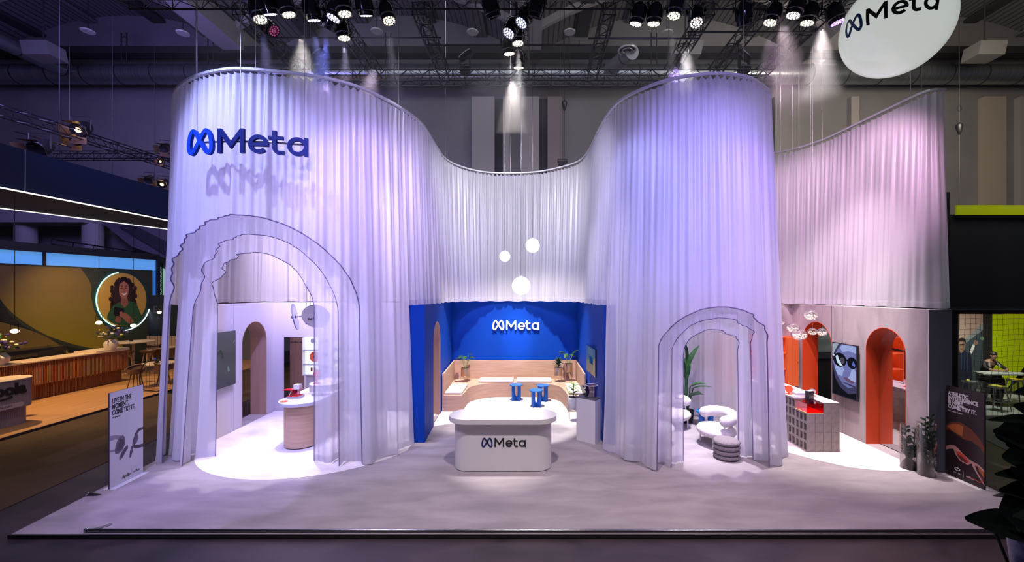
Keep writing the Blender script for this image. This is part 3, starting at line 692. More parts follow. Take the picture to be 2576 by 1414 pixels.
# the tall bright one in the right room: a face with sunglasses
e = lambda nm, c, s=1.0: emis(nm, c, s)
tvr, u, n, z = frame_tv('television', 'tall television showing a blue-lit face in sunglasses on the concrete wall', (8.33, 11.72, 1.02), (0, -1, 0), .90, 1.43, (-1, 0, 0), e('screen_dark_skin', (.055, .05, .12), .9))
def sp(pts, m, lay): screen_poly(tvr, u, z, n, pts, m, lay)
skinA, skinB, skinC = e('screen_face_blue', (.16, .18, .42), .95), e('screen_face_light', (.33, .40, .72), .95), e('screen_face_shade', (.05, .045, .11), .9)
lens_d, lens_l = e('screen_lens_dark', (.01, .01, .02), .7), e('screen_lens_light', (.62, .78, .9), .95)
sp([(.02, .02), (.88, .02), (.88, .20), (.6, .12), (.3, .25), (.13, .45), (.02, .8)], e('screen_black', (.012, .012, .02), .6), 1)
sp([(.03, .9), (.2, .55), (.4, .35), (.6, .28), (.87, .35), (.87, 1.41), (.35, 1.41), (.18, 1.2)], skinA, 1)
sp([(.40, 1.2), (.60, 1.26), (.87, 1.22), (.87, 1.40), (.38, 1.40), (.3, 1.3)], skinB, 2)
sp([(.02, 1.05), (.02, 1.41), (.26, 1.41), (.14, 1.25)], e('screen_pale_hair', (.35, .42, .5), .9), 2)
sp([(.10, .75), (.22, .57), (.38, .55), (.45, .75), (.36, .85), (.2, .88)], skinB, 2)
sp([(.55, .50), (.66, .62), (.72, .80), (.80, .84), (.87, .75), (.87, .5), (.7, .42)], skinB, 3)
sp([(.42, .52), (.55, .56), (.70, .50), (.84, .48), (.76, .42), (.60, .43)], e('screen_lips', (.16, .08, .16), .9), 4)
sp([(.30, .40), (.87, .32), (.87, .37), (.6, .40)], skinC, 2)
sp(arc2(.30, .98, .24, 0, 360, 26, .19)[:-1], lens_d, 4); sp([(.02, 1.10), (.12, 1.07), (.12, 1.02), (.02, 1.03)], lens_d, 4)
sp([(.14, 1.06), (.20, .90), (.32, .82), (.44, .82), (.36, .88), (.28, .98), (.22, 1.1)], lens_l, 5)
sp(arc2(.40, .97, .085, 0, 360, 16)[:-1], e('screen_eye', (.10, .08, .12), .8), 6)
sp(arc2(.74, .96, .17, 0, 360, 24, .15)[:-1], lens_d, 4); sp([(.5, 1.04), (.6, 1.02), (.6, .98), (.5, .98)], lens_d, 5)
sp([(.78, 1.02), (.85, .92), (.82, .86), (.74, .92)], e('screen_lens_blue', (.12, .16, .6), .9), 5)
for (a, b) in ((.04, 1.08), (.07, 1.09), (.10, 1.08), (.06, 1.06)): sp(arc2(a, b, .016, 0, 360, 8)[:-1], lens_l, 6)
# ================================================================ LEFT ROOM
dc = thing('display_counter', 'pill-shaped oak display counter with a pale overhanging top in the left room', 'counter', (-5.8, 11.3, 0))
MB().prism([(x+5.8, y-11.3) for x, y in stadium(-6.2, -5.4, 10.2, 12.3, 20)], .03, 1.06).build('counter_body', M['oak'], dc, smooth=True)
MB().prism([(x+5.8, y-11.3) for x, y in stadium(-6.17, -5.43, 10.23, 12.27, 16)], 0, .03).build('plinth', M['blackm'], dc)
bevel(MB().prism([(x+5.8, y-11.3) for x, y in stadium(-6.31, -5.29, 10.07, 12.42, 20)], 1.06, 1.145).build('counter_top', M['silver'] if 0 else mat('pale_metallic_top', (.60, .60, .66), .28), dc, smooth=True), .006)
MB().prism([(x+5.8, y-11.3) for x, y in stadium(-6.12, -5.36, 11.25, 12.36, 16)], 1.145, 1.33).build('raised_shelf', mat('pale_plinth', (.72, .66, .62), .5), dc, smooth=True)
def item(name, mb, m, loc, lab, cat, smooth=False, rz=0, group=None):
    o = mb.build(name, m, smooth=smooth, loc=loc); o.rotation_euler = (0, 0, rz); return tag(o, lab, cat, group)
def disc_stand(loc, r, h, m, lab, tilt=.12, nm='disc_mirror'):
    t = thing(nm, lab, 'display stand', loc)
    MB().lathe([(0, 0), (.085, 0), (.085, .01), (0, .012)], n=26).build('base', m, t, smooth=True)
    MB().obox((0, 0, h*.35), (1, 0, 0), (0, 1, 0), (0, 0, 1), .022, .006, h*.36).build('stem', m, t)
    MB().lathe([(0, -.005), (r, -.005), (r, .005), (0, .005)], c=(0, 0, h), n=36, axis=(-.35, -1, tilt)).build('disc', m, t, smooth=True)
    return t
disc_stand((-5.92, 11.55, 1.332), .12, .26, M['redd'], 'solid red disc on a red stem on the raised oak counter shelf')
disc_stand((-5.52, 11.75, 1.332), .12, .20, M['white'], 'white disc stand on the raised shelf, seen through the sheer curtain')
pt = Vector((-6.03, 10.75, 1.147))
MB().prism([(-.16, -.13), (.14, -.13), (.14, .13), (-.16, .13)], 0, .05).build('base', M['silver'], tg := thing('acrylic_display', 'pink acrylic display tower with a red shelf plate on the oak counter', 'display stand', pt))
MB().box(-.06, .06, -.06, .06, .055, .20).build('pink_block', M['pink'], tg); MB().box(-.05, .16, -.10, .10, .205, .211).build('red_plate', M['red'], tg)
MB().box(-.3, -.03, -.1, .1, .195, .203).build('red_plate', M['redd'], tg); MB().box(-.04, .11, -.06, .08, .213, .33).build('white_block', M['white'], tg)
MB().box(-.16, .12, -.14, .12, .05, .056).build('pink_plate', M['redd'], tg)
item('acrylic_wand', MB().bar((0, 0, 0), (.07, .1, .23), .012), mat('pale_pink_acrylic', (.8, .55, .55), .3), (-6.18, 10.62, 1.147), 'thin pale pink acrylic strip leaning upright at the near left of the oak counter', 'display strip')
item('orange_coaster', MB().lathe([(0, 0), (.085, 0), (.085, .008), (0, .01)], n=28), M['orangea'], (-6.09, 10.32, 1.147), 'small round orange plate lying at the near end of the oak counter', 'plate', True)
item('silver_case', MB().box(-.1, .1, -.09, .09, 0, .07), M['silver'], (-5.6, 10.95, 1.147), 'low silver case on the oak counter beside the acrylic tower', 'case')
item('pink_plate', MB().box(-.11, .11, -.11, .11, .0, .012), M['pink'], (-5.45, 11.0, 1.147), 'flat pink plate on the oak counter seen through the sheer curtain', 'plate')

# mirror, lightbox shelves, lit niches on the white back wall
ml = thing('wall_mirror', 'upright frameless mirror on the white back wall with one line of black print', 'mirror', (-7.69, 13.64, .3))
MB().box(-.35, .35, -.012, 0, 0, 2.08).build('mirror_glass', M['mirror'], ml)
text(ml, 'Hey Meta, take a photo', (-.15, -.016, 1.9), (1, 0, 0), (0, 0, 1), (0, -1, 0), .062, M['ink'], bold=.002)
text(mo, 'Hey Meta, take a photo', (-.012, .22, 2.42), (0, -1, 0), (0, 0, 1), (-1, 0, 0), .072, M['ink'], bold=.003)
lb = thing('shelf_lightbox', 'glowing white shelf unit of three tiers between the mirror and the niches', 'shelf', (-7.10, 13.64, 1.2))
MB().box(-.25, .25, -.02, 0, 0, 1.18).build('light_panel', emis('cool_light_panel', (.92, 1, 1), 1.25), lb)
for z in (0, .33, .79, 1.18)[:3]:
    MB().box(-.25, .25, -.17, 0, z-.03, z+.0).build('shelf', M['silver'], lb)
for x in (-.256, .256): MB().box(x-.006, x+.006, -.17, 0, -.03, 1.18).build('side', M['white'], lb)
item('grey_portrait_disc', MB().lathe([(0, -.01), (.075, -.01), (.075, .01), (0, .01)], n=24, axis=(0, -1, 0)), mat('grey_card', (.3, .3, .34), .5), (-7.07, 13.56, 2.27), 'small grey disc on the top tier of the glowing shelf', 'disc', True)
rd = thing('round_display', 'orange-red disc with a black figure on the middle glowing shelf', 'display disc', (-7.0, 13.55, 1.76))
MB().lathe([(0, -.008), (.17, -.008), (.17, .008), (0, .008)], n=36, axis=(0, -1, 0)).build('disc', M['orangea'], rd, smooth=True)
MB().ball((0, -.03, 0), .045, .02, .06).build('figure', M['glossblack'], rd, smooth=True)
for i in range(2): item('photo_card', MB().box(-.03, .03, -.004, .004, 0, .12), mat('photo_card_print', (.25, .06, .05), .5), (-7.11+.1*i, 13.55, 1.29), ('left', 'right')[i] + ' one of two small photo cards on the lowest glowing shelf', 'card')
nw = thing('niche_panel', 'tall arch-topped white panel holding nine small glowing niches', 'display panel', (-5.88, 13.64, 0))
MB().slab([(x, 0, z) for x, z in [(-.72, .05), (-.72, 2.3)] + arc2(0, 2.3, .72, 180, 0, 24) + [(.72, .05)]], (0, -1, 0), .03).build('panel_board', mat('pale_panel', (.83, .8, .8), .5), nw)
for zi, z in enumerate((2.15, 1.78, 1.42)):
    for xi, x in enumerate((-.42, 0, .38)):
        w_ = .125
        pts = [(x-w_*.3+w_*.7*cos(R(a))*1.0 - .02, z+.12*sin(R(a))) for a in range(90, 271, 15)] if xi == 0 else []
        MB().slab([(q[0], -.032, q[1]) for q in arc2(x, z, w_, 0, 360, 26, .12)[:-1]], (0, -1, 0), .012).build('lit_niche', emis('niche_glow', (1, .96, 1), 1.1), nw)
        MB().box(x-.1, x+.1, -.09, -.044, z-.07, z-.055).build('niche_shelf', M['white'], nw)
        MB().tube([(x-.05, -.07, z-.03), (x-.02, -.075, z-.03), (x+.02, -.075, z-.03), (x+.05, -.07, z-.03)], .012, 6).build('small_glasses', mat('grey_frame', (.3, .3, .35), .4), nw)
for i, z in enumerate((2.29, 1.88, 1.47)):
    item('wall_bracket', MB().box(-.08, .08, -.04, 0, -.02, .02), M['silver'], (-6.70, 13.64, z), ('topmost', 'middle', 'lowest')[i] + ' of three small grey brackets between the glowing shelf and the niches', 'bracket', group='small grey brackets')

# giant glasses sculpture
gs = thing('giant_glasses', 'giant mirrored glasses hanging over the oak counter with handwritten print on the lens', 'sculpture', (-6.0, 11.0, 3.2))
cR = P(794, 797, 11.0) - Vector((-6.0, 11.0, 3.2)); nR = Vector((-.10, -1, -.42)).normalized(); uR = Vector((1, -.1, .28)).normalized(); uR = (uR - nR*uR.dot(nR)).normalized(); vR = nR.cross(uR)*-1
if vR.z < 0: vR = -vR
def lensd(c, u, v, n, a, b, mb, t=.03):
    return mb.slab([c + u*(a*cos(R(k))) + v*(b*sin(R(k))) - n*t for k in range(0, 360, 10)], n, t)
lensd(cR, uR, vR, nR, .38, .31, MB()).build('front_lens', mat('pale_mirrored_lens', (.82, .78, .80), .18, .55), gs)
MB().tube([cR + uR*(.385*cos(R(k))) + vR*(.315*sin(R(k))) - nR*.015 for k in range(0, 360, 10)], .016, 6, True).build('lens_rim', M['chrome'], gs, smooth=True)
cL = P(741, 797, 11.6) - Vector((-6.0, 11.0, 3.2)); nL = Vector((-.95, -.34, -.22)).normalized(); uL = Vector((.35, -.5, -.79)); uL = (uL - nL*uL.dot(nL)).normalized(); vL = nL.cross(uL)
lensd(cL, uL, vL, nL, .40, .30, MB()).build('side_lens', mat('blue_grey_lens', (.30, .33, .52), .15, .6), gs)
MB().tube([cL + Vector((.1, -.05, 0)), (cL+cR)/2 + Vector((-.05, 0, .03)), cR - uR*.36], .013, 8).build('bridge', M['chrome'], gs, smooth=True)
MB().ball(cL + Vector((.0, -.03, -.01)), .07, .05, .06).build('hinge', M['glossblack'], gs, smooth=True)
MB().ball(cR - uR*.34 - vR*.12, .04, .03, .03).build('hinge', M['chrome'], gs, smooth=True)
text(gs, 'Ray-Ban', cR - uR*.26 - vR*.05 + nR*.004, uR, vR, nR, .105, M['ink'], shear=.35, spacing=.85, ext=.0015)
text(gs, '| Meta', cR + uR*.06 - vR*.045 + nR*.004, uR, vR, nR, .085, M['ink'], ext=.0015)
for x in (-.12, .0): MB().tube([cR + uR*x + vR*.28, cR + uR*x + vR*.28 + Vector((0, 0, 11.5))], .004, 4).build('suspension_wire', M['steel'], gs)

# ================================================================ LOUNGE
def armchair(loc, rz, lab):
    t = thing('lounge_chair', lab, 'armchair', loc, rz, 'cream rounded armchairs in the lounge')
    prof = [(0, .24), (.30, .24), (.42, .26), (.475, .33), (.475, .39), (.42, .455), (.28, .485), (0, .49)]
    MB().lathe(prof, n=40, sx=1.06, sy=.95).build('seat', M['boucle'], t, smooth=True, ang=80)
    c = [(.44*cos(R(a)), .38*sin(R(a)), .70 + .05*sin(R(a))) for a in range(-4, 191, 8)]
    n = len(c); rr = [.135]*n
    k = MB().tube(c, rr, 16); k.ball(c[0], .135, n=16, m=10); k.ball(c[-1], .135, n=16, m=10)
    k.build('backrest', M['boucle'], t, smooth=True, ang=80)
    for a in (-5, 60, 120, 185): MB().bar((.41*cos(R(a)), .35*sin(R(a)), .33), (.41*cos(R(a)), .35*sin(R(a)), .66), .025).build('support_post', M['white'], t)
    for x, y in ((.3, .25), (-.3, .25), (.3, -.25), (-.3, -.25)): MB().cyl((x, y, 0), (x, y, .27), .018, 10).build('leg', M['white'], t, smooth=True)
    return t
armchair((4.62, 10.62, 0), R(-82), 'cream boucle armchair in front of the blue side table, its back to the right')
armchair((4.0, 12.0, 0), R(20), 'cream boucle armchair at the back left of the lounge beside the big-leaved plant')
armchair((3.15, 10.75, 0), R(60), 'cream boucle armchair half veiled by the sheer layers left of the lounge arch')
pf = thing('pouf', 'warm grey pouf of four stacked cushion rings in the lounge', 'pouf', (4.48, 9.74, 0))
for i in range(4):
    z = .0+.108*i
    MB().lathe([(0, z), (.24, z), (.28, z+.025), (.292, z+.055), (.28, z+.085), (.24, z+.112), (0, z+.118)], n=36).build('cushion_ring', M['greyf'], pf, smooth=True, ang=80)
bp = thing('large_potted_plant', 'tall plant with big banana-like leaves behind the cream armchairs', 'plant', (4.55, 12.45, 0))
MB().lathe([(0, 0), (.17, 0), (.21, .36), (.2, .36), (.19, .33), (0, .33)], n=28).build('pot', M['blackm'], bp, smooth=True)
st = MB(); lf = MB(); rnd = random.Random(5)
for i, (dx, dy, h_, L, wv) in enumerate([(-.1, 0, 1.55, .6, .24), (.02, .05, 1.25, .75, .26), (.1, -.1, 1.05, .45, .3), (.28, -.05, 1.0, .55, .16), (-.2, -.1, 1.1, .6, .28), (-.3, .05, 1.5, .6, .24), (.12, .1, 1.55, .8, .22), (.05, -.15, .8, .4, .3), (.2, 0, .75, .4, .26), (-.15, -.15, .7, .4, .28), (-.02, -.02, 1.75, .7, .14)]):
    p = Vector((dx*.6, dy, h_)); st.tube([(0, 0, .3), (dx*.3, dy*.5, h_*.6), p], .016, 6)
    d = Vector((dx*2.2, dy, .55 if h_ > 1.2 else .1)).normalized(); leaf(lf, p, p + d*L, wv*1.15, curl=.15, seg=8)
st.build('stem', M['leaf'], bp, smooth=True); lf.build('foliage', M['leaf'], bp, smooth=True)

# ================================================================ RIGHT ROOM
blockm = noisy('cinder_block', (.30, .26, .24), (.50, .44, .41), (4, 4, 4), .9, 6, .5, 0, .3, .7, bscale=90)
def block_mesh():
    L, Wd, Ht = .447, .19, .228; mb = MB(); hs = [(-.148, .095), (0, .095), (.148, .095)]; z0, z1 = .028, Ht-.028
    xs = sorted([-L/2, L/2] + [c-w/2 for c, w in hs] + [c+w/2 for c, w in hs])
    for i in range(len(xs)-1):
        hole = i % 2 == 1
        if not hole: mb.box(0, Wd, xs[i], xs[i+1], 0, Ht)
        else:
            mb.box(0, Wd, xs[i], xs[i+1], 0, z0); mb.box(0, Wd, xs[i], xs[i+1], z1, Ht); mb.box(Wd*.85, Wd, xs[i], xs[i+1], z0, z1)
    return mb
b0 = block_mesh().build('cinder_block', blockm); used = False; rnd = random.Random(9)
colw = .196; rowh = .2305; ln = .455
rown = ['bottom', 'second', 'third', 'fourth', 'top']
for k in range(6):
    for j in range(5):
        for i in range(4):
            if i in (1, 2) and k > 0 and j < 4: continue
            if k > 0 and i == 3 and j < 4: continue
            if j == 4 and k == 0 and i < 2: continue
            if used: b = b0.copy(); COL.objects.link(b)
            else: b = b0; used = True
            b.location = (6.56 + i*colw + rnd.uniform(-.002, .002), 10.07 + ln/2 + k*ln + rnd.uniform(-.002, .002), .008 + j*rowh)
            if i == 0: lab = f'hollow grey block in the {rown[j]} row of the pierced side of the block counter'
            elif k == 0: lab = f'grey block in the {rown[j]} row on the near end of the block counter'
            else: lab = f'grey block of the top course in the middle of the block counter'
            tag(b, lab, 'concrete block', lab.replace('hollow grey block', 'blocks').replace('grey block', 'blocks'))
# top slabs and the acrylic box filling the step
item('counter_slab', MB().box(0, .784, .46, 2.73, 0, .018), mat('pale_concrete_slab', (.72, .66, .64), .5), (6.558, 10.07, 1.163), 'pale slab lying on top of the block counter', 'worktop')
item('counter_slab', MB().box(.392, .784, 0, .455, 0, .018), mat('pale_concrete_slab2', (.6, .54, .52), .6), (6.558, 10.07, 1.163), 'short pale slab beside the red acrylic box on the block counter', 'worktop')
rb = thing('acrylic_box', 'clear red acrylic box filling the missing corner of the block counter', 'display box', (6.56, 10.07, .935))
k = MB(); W_, D_, H_ = .388, .45, .222; t_ = .006
for bx in ((0, W_, 0, t_, 0, H_), (0, W_, D_-t_, D_, 0, H_), (0, t_, 0, D_, 0, H_), (W_-t_, W_, 0, D_, 0, H_), (0, W_, 0, D_, H_-t_, H_)): k.box(*bx)
k.build('acrylic_shell', M['red'], rb)
MB().box(.01, W_-.01, .01, D_-.01, 0, .004).build('glowing_floor', mat('red_edge_glow', (.8, .1, .03), .3, emit=(1, .16, .03), es=.8), rb)
ed = emis('bright_acrylic_edge', (1, .45, .18), 2.2)
k = MB().bar((0, 0, .004), (W_, 0, .004), .008); k.bar((0, 0, .004), (0, D_, .004), .008); k.bar((0, D_*.5, .15), (W_, .02, .02), .006); k.build('lit_edges', ed, rb)
bkm = mat('dark_packaging', (.02, .018, .028), .25)
def pack(x, y, z, lab, rz=.3):
    t = thing('glasses_box', lab, 'box', (x, y, z), rz)
    bevel(MB().box(-.075, .075, -.055, .055, 0, .235).build('box_body', bkm, t), .004)
    MB().box(-.076, .076, -.056, .056, .232, .240).build('box_lid', mat('pale_lid_edge', (.6, .55, .55), .4), t)
    text(t, 'Ray-Ban | Meta', (-.06, -.0565, .12), (1, 0, 0), (0, 0, 1), (0, -1, 0), .016, mat('grey_print', (.25, .25, .28), .5))
pack(6.83, 10.4, 1.160, 'dark packaging box standing on the red acrylic box')
pack(6.72, 11.55, 1.182, 'dark packaging box standing farther back on the block counter')
disc_stand((6.66, 10.95, 1.182), .09, .13, M['orangea'], 'small orange disc stand on the block counter between the two dark boxes')
disc_stand((7.12, 10.75, 1.182), .09, .11, M['chrome'], 'small chrome disc stand on the block counter behind the nearer dark box', -.5)
item('white_tray', MB().box(-.18, .18, -.12, .12, 0, .05), M['white'], (6.95, 10.95, 1.182), 'low white tray on the block counter behind the orange disc', 'tray')
item('red_plate', MB().box(-.12, .12, -.16, .16, 0, .012), M['redd'], (6.98, 11.7, 1.182), 'flat red plate on the far end of the block counter', 'plate')
item('angled_display', MB().prism([(-.1, -.08), (.1, -.02), (.06, .06), (-.1, .05)], 0, .12), M['silver'], (6.66, 12.2, 1.182), 'angled silver display wedge on the far end of the block counter', 'display stand')
# orange shelving on the back wall
os_ = thing('shelf_cabinet', 'orange shelf cabinet with lit open shelves and closed doors in the corner', 'cabinet', (7.1, 13.4, .9))
ori = mat('orange_cabinet', (.86, .17, .045), .5)
x0, x1 = -1.25, 1.24; y0, y1 = -.2, .25
MB().box(x0, x1, y1-.02, y1, 0, 1.52).build('back_panel', ori, os_)
for z in (0, .50, 1.0, 1.5): MB().box(x0, .86, y0, y1-.02, z, z+.025).build('shelf', ori, os_)
for x in (x0, -.55, .15, .84): MB().box(x, x+.022, y0, y1-.02, .025, 1.5).build('side', ori, os_)
for x in (.87, 1.06): MB().box(x, x+.18, y0-.005, y1-.02, 0, 1.5).build('door', ori, os_)
MB().cyl((1.2, -.22, .75), (1.2, -.205, .75), .012, 12).build('handle', M['chrome'], os_)
for z in (.49, .99, 1.49): MB().box(x0+.05, .80, .18, .2, z, z+.012).build('light_strip', emis('warm_strip', (1, .62, .25), 9), os_)
rnd = random.Random(3)
for i in range(3):
    for j in range(2):
        x = 7.1 + (-1.25+.35, -.2, .5)[i]; item('display_glasses_case', MB().ball((0, 0, .06), .09, .07, .06, 16, 8), bkm if (i+j) % 2 else M['white'], (x, 13.4, .93+.5*j), f'small rounded case on the {("lower", "middle")[j]} orange shelf, {("farthest from", "midway to", "nearest")[i]} the orange doors', 'case', True)
# glass pendants
def gpend(px, py, rpx, Y, lab, seed):
    c = P(px, py, Y); r = rpx*Y/F*1.02; t = thing('glass_pendant', lab, 'pendant lamp', c, group='clear glass pendants with dried flowers'); rnd = random.Random(seed)
    MB().ball((0, 0, 0), r, r, r*.8, 28, 18).build('glass_shell', GPM, t, smooth=True)
    k = MB()
    for i in range(70):
        a = rnd.random()*6.28; q = rnd.random()**.5; z = -.62*r + rnd.random()*.66*r; rr = r*.86*sqrt(max(.05, 1-(z/(.8*r))**2))*q
        b = Vector((cos(a)*rr, sin(a)*rr, z)); k.ball(b, r*.10, r*.10, r*.07, 6, 4)
    tag(k.build('dried_flowers', FLW, t), kind='stuff')
    k = MB()
    for i in range(26):
        a = rnd.random()*6.28; q = rnd.random()**.5*r*.7; b = Vector((cos(a)*q, sin(a)*q, -.35*r)); leaf(k, b, b + Vector((rnd.uniform(-1, 1), rnd.uniform(-1, 1), rnd.uniform(.1, .9)))*r*.35, r*.1)
    tag(k.build('dried_leaves', mat('dried_olive_leaf', (.25, .22, .08), .7), t), kind='stuff')
    MB().lathe([(0, .8*r), (.1*r, .8*r), (.06*r, .9*r), (0, .9*r)], n=12).build('cap', M['chrome'], t)
    MB().tube([(0, 0, .85*r), (0, 0, 17.0-c.z)], .003, 4).build('suspension_wire', M['steel'], t)
GPM = clear('pendant_glass', (1, .96, .98), .13, .04); FLW = mat('dried_flower_white', (.85, .78, .68), .8, emit=(1, .9, .75), es=.5)
gpend(2038.7, 793, 17.3, 10.6, 'large glass pendant hanging highest, above the orange arch', 1)
gpend(1994.5, 824.5, 15.6, 11.3, 'large glass pendant on the left, partly behind a lower one', 2)
gpend(2010, 842, 18, 10.5, 'lowest large glass pendant of the cluster in the right room', 3)
gpend(2044.3, 834.3, 11, 11.0, 'small glass pendant in front of the orange side of the far arch', 4)
gpend(2068, 835.7, 12, 10.8, 'small glass pendant farthest right in the cluster', 5)
gpend(1964, 810, 9.6, 11.4, 'small glass pendant half veiled by the edge of the right drum', 6)
gpend(1953, 779, 9.0, 11.8, 'small glass pendant fully veiled by the violet sheer curtain', 7)

# plants in glass tubes
def tube_plant(px, Y, r, hg, hp, lab, seed):
    x = (px-CX)*Y/F; t = thing('glass_tube_vase', lab, 'vase', (x, Y, .006)); rnd = random.Random(seed)
    MB().lathe([(r, .0), (r, hg), (r-.008, hg), (r-.008, .012), (0, .012)], n=36).build('glass_tube', M['glass'], t, smooth=True)
    tag(MB().ball((0, 0, .0), r*.93, r*.93, .22, 20, 12).build('soil_mound', M['soil'], t, smooth=True), label='mound of dark soil')
    p = thing('leafy_plant', lab.replace('vase holding', 'vase; this is'), 'plant', (x, Y, .02)); st = MB(); lf = MB()
    p['label'] = ('taller' if hp > 1 else 'shorter') + ' dark-leaved plant growing in the ' + ('nearer' if Y < 9 else 'farther') + ' glass tube'; t['label'] = ('nearer' if Y < 9 else 'farther') + ' clear glass tube on the floor at the end of the concrete wall'
    for i in range(5 if hp < 1 else 6):
        a = i*1.3+seed; L = hp*(.55+.45*((i*37) % 10)/10) if i else hp; tip = Vector((cos(a)*r*(.8), sin(a)*r*.8, L)); b = Vector((cos(a)*.03, sin(a)*.03, .15))
        if i == 0: tip = Vector((.09 if hp > 1 else -.1, -.02, L))
        mid = (b+tip)/2 + Vector((cos(a)*.02, sin(a)*.02, 0)); pts = catmull([b, mid, tip], .03); st.tube(pts, [.013*(1-.6*j/len(pts)) for j in range(len(pts))], 6)
        m_ = 10 if hp < 1 else 12
        for j in range(m_):
            f_ = .30+.68*j/m_; q = pts[int(f_*(len(pts)-1))]; s_ = 1 if j % 2 else -1; sz = .17*(1-.40*f_); dr = Vector((cos(a+pi/2)*s_, sin(a+pi/2)*s_, .55)) if i else Vector((s_, 0, .5)); leaf(lf, q, q + dr.normalized()*sz, sz*.62, up=(0, -1, .3), seg=4)
    st.build('stem', M['leafd'], p, smooth=True); lf.build('foliage', M['leafd'], p, smooth=True)
tube_plant(2287, 9.14, .155, .95, .93, 'glass vase holding a shorter plant', 1)
tube_plant(2331, 8.82, .165, 1.08, 1.26, 'glass vase holding a taller plant', 2)

# ================================================================ SIGN BOARDS
def board(o, u, w_, h_, n, m, edge, lab, nm='sign_board'):
    t = thing(nm, lab, 'sign', o); u = Vector(u).normalized(); n = Vector(n).normalized(); z = Vector((0, 0, 1))
    MB().obox(u*(w_/2) + z*(h_/2+.008) - n*.014, u, n, z, w_/2, .013, h_/2).build('board', edge, t)
    MB().obox(u*(w_/2) + z*(h_/2+.008), u, n, z, w_/2-.001, .0015, h_/2-.001).build('printed_face', m, t)
    MB().obox(u*(w_/2) + z*.004 - n*.01, u, n, z, w_/2+.01, .125, .004).build('base_plate', mat('pale_base_plate', (.72, .70, .72), .35), t)
    def pl(pts, mm, lay, name='printed_shape'):
        return MB().slab([u*a + z*(b+.008) + n*(.0015+lay*.0007) for a, b in pts], n, .0005).build(name, mm, t)
    return t, u, n, z, pl
o = Vector((-8.18, 8.147, 0)); o2 = Vector((-8.25, 8.922, 0))
t, u, n, z, pl = board(o, o2-o, .778, 1.86, ((o2-o).y, -(o2-o).x, 0), mat('white_poster', (.74, .73, .76), .5), mat('dark_board_edge', (.06, .06, .08), .6), 'white sign board on the carpet showing dark glasses and the words LIVE IN THE MOMENT')
ink = M['ink']
for i, l in enumerate(('LIVE IN THE', 'MOMENT.', 'COME TRY IT.')):
    text(t, l, u*.05 + z*(1.655-.115*i) + n*.003, u, z, n, .135, ink, sx=.62, bold=.0035)
text(t, 'AI glasses', u*.05 + z*1.36 + n*.003, u, z, n, .047, ink, shear=.2)
text(t, 'Ray-Ban', u*.27 + z*.09 + n*.003, u, z, n, .10, ink, shear=.4, sx=.7, spacing=.8)
pl([(.495, .08), (.498, .08), (.498, .2), (.495, .2)], ink, 2)
text(t, '\u221eMeta', u*.53 + z*.10 + n*.003, u, z, n, .07, ink, sx=.85)
gA, gB, gC = mat('print_warm_grey', (.30, .26, .34), .5), mat('print_dark_grey', (.05, .04, .07), .5), mat('print_mid_grey', (.13, .11, .16), .5)
pl([(.0, 1.03), (.12, 1.01), (.25, .96), (.27, .90), (.22, .85), (.16, .75), (.10, .70), (.13, .80), (.18, .90), (.13, .93), (.0, .93)], gA, 2)
pl([(.0, .76), (.08, .74), (.15, .72), (.15, .68), (.0, .71)], gA, 2)
pl([(.11, .70), (.13, .83), (.20, .93), (.29, .96), (.34, .88), (.34, .76), (.28, .66), (.19, .62), (.12, .64)], gC, 3)
pl([(.15, .72), (.18, .83), (.24, .89), (.30, .87), (.32, .78), (.27, .69), (.20, .66)], gB, 4)
pl([(.20, .52), (.25, .62), (.34, .70), (.40, .72), (.41, .66), (.34, .58), (.27, .50), (.22, .48)], gC, 4)
pl([(.24, .54), (.29, .63), (.36, .68), (.38, .65), (.31, .56), (.26, .51)], gB, 5)
pl([(.50, .62), (.52, .75), (.58, .90), (.66, .97), (.778, .97), (.778, .915), (.68, .91), (.63, .86), (.60, .75), (.57, .65), (.53, .60)], gB, 2)
pl([(.54, .68), (.56, .78), (.61, .87), (.65, .84), (.65, .75), (.60, .67)], gC, 3)
pl([(.55, .66), (.66, .63), (.778, .615), (.778, .545), (.66, .56), (.55, .60)], gB, 2)
pl([(.44, .45), (.45, .56), (.49, .66), (.53, .66), (.52, .55), (.48, .46), (.45, .43)], gB, 4); pl([(.46, .5), (.47, .57), (.5, .62), (.505, .56), (.485, .49)], gC, 5)
o = Vector((8.70, 8.87, 0)); o2 = Vector((8.705, 8.12, 0))
t, u, n, z, pl = board(o, o2-o, .752, 1.86, ((o2-o).y, -(o2-o).x, 0), mat('dark_plum_poster', (.022, .012, .016), .45), M['black'], 'dark sign board on the carpet showing orange-lensed glasses and the words ATHLETIC INTELLIGENCE IS HERE')
iw = M['inkw']
for i, l in enumerate(('ATHLETIC', 'INTELLIGENCE', 'IS HERE.', 'COME TRY IT.')):
    text(t, l, u*.045 + z*(1.68-.088*i) + n*.003, u, z, n, .105, iw, bold=.006, sx=.86)
text(t, 'Performance AI glasses', u*.045 + z*1.345 + n*.003, u, z, n, .04, iw, sx=.8)
oA, oB, oC, oD = mat('print_amber', (.45, .13, .03), .5), mat('print_rust', (.17, .045, .02), .5), mat('print_pink', (.62, .32, .30), .5), mat('print_red', (.62, .06, .04), .5)
pl([(.0, 1.02), (.12, 1.12), (.30, 1.17), (.50, 1.10), (.68, .95), (.752, .82), (.752, .70), (.66, .80), (.5, .86), (.38, .84), (.22, .90), (.10, .94), (.0, .92)], oB, 2)
pl([(.03, 1.01), (.14, 1.09), (.26, 1.12), (.36, 1.1), (.34, .9), (.22, .92), (.12, .95)], oA, 3)
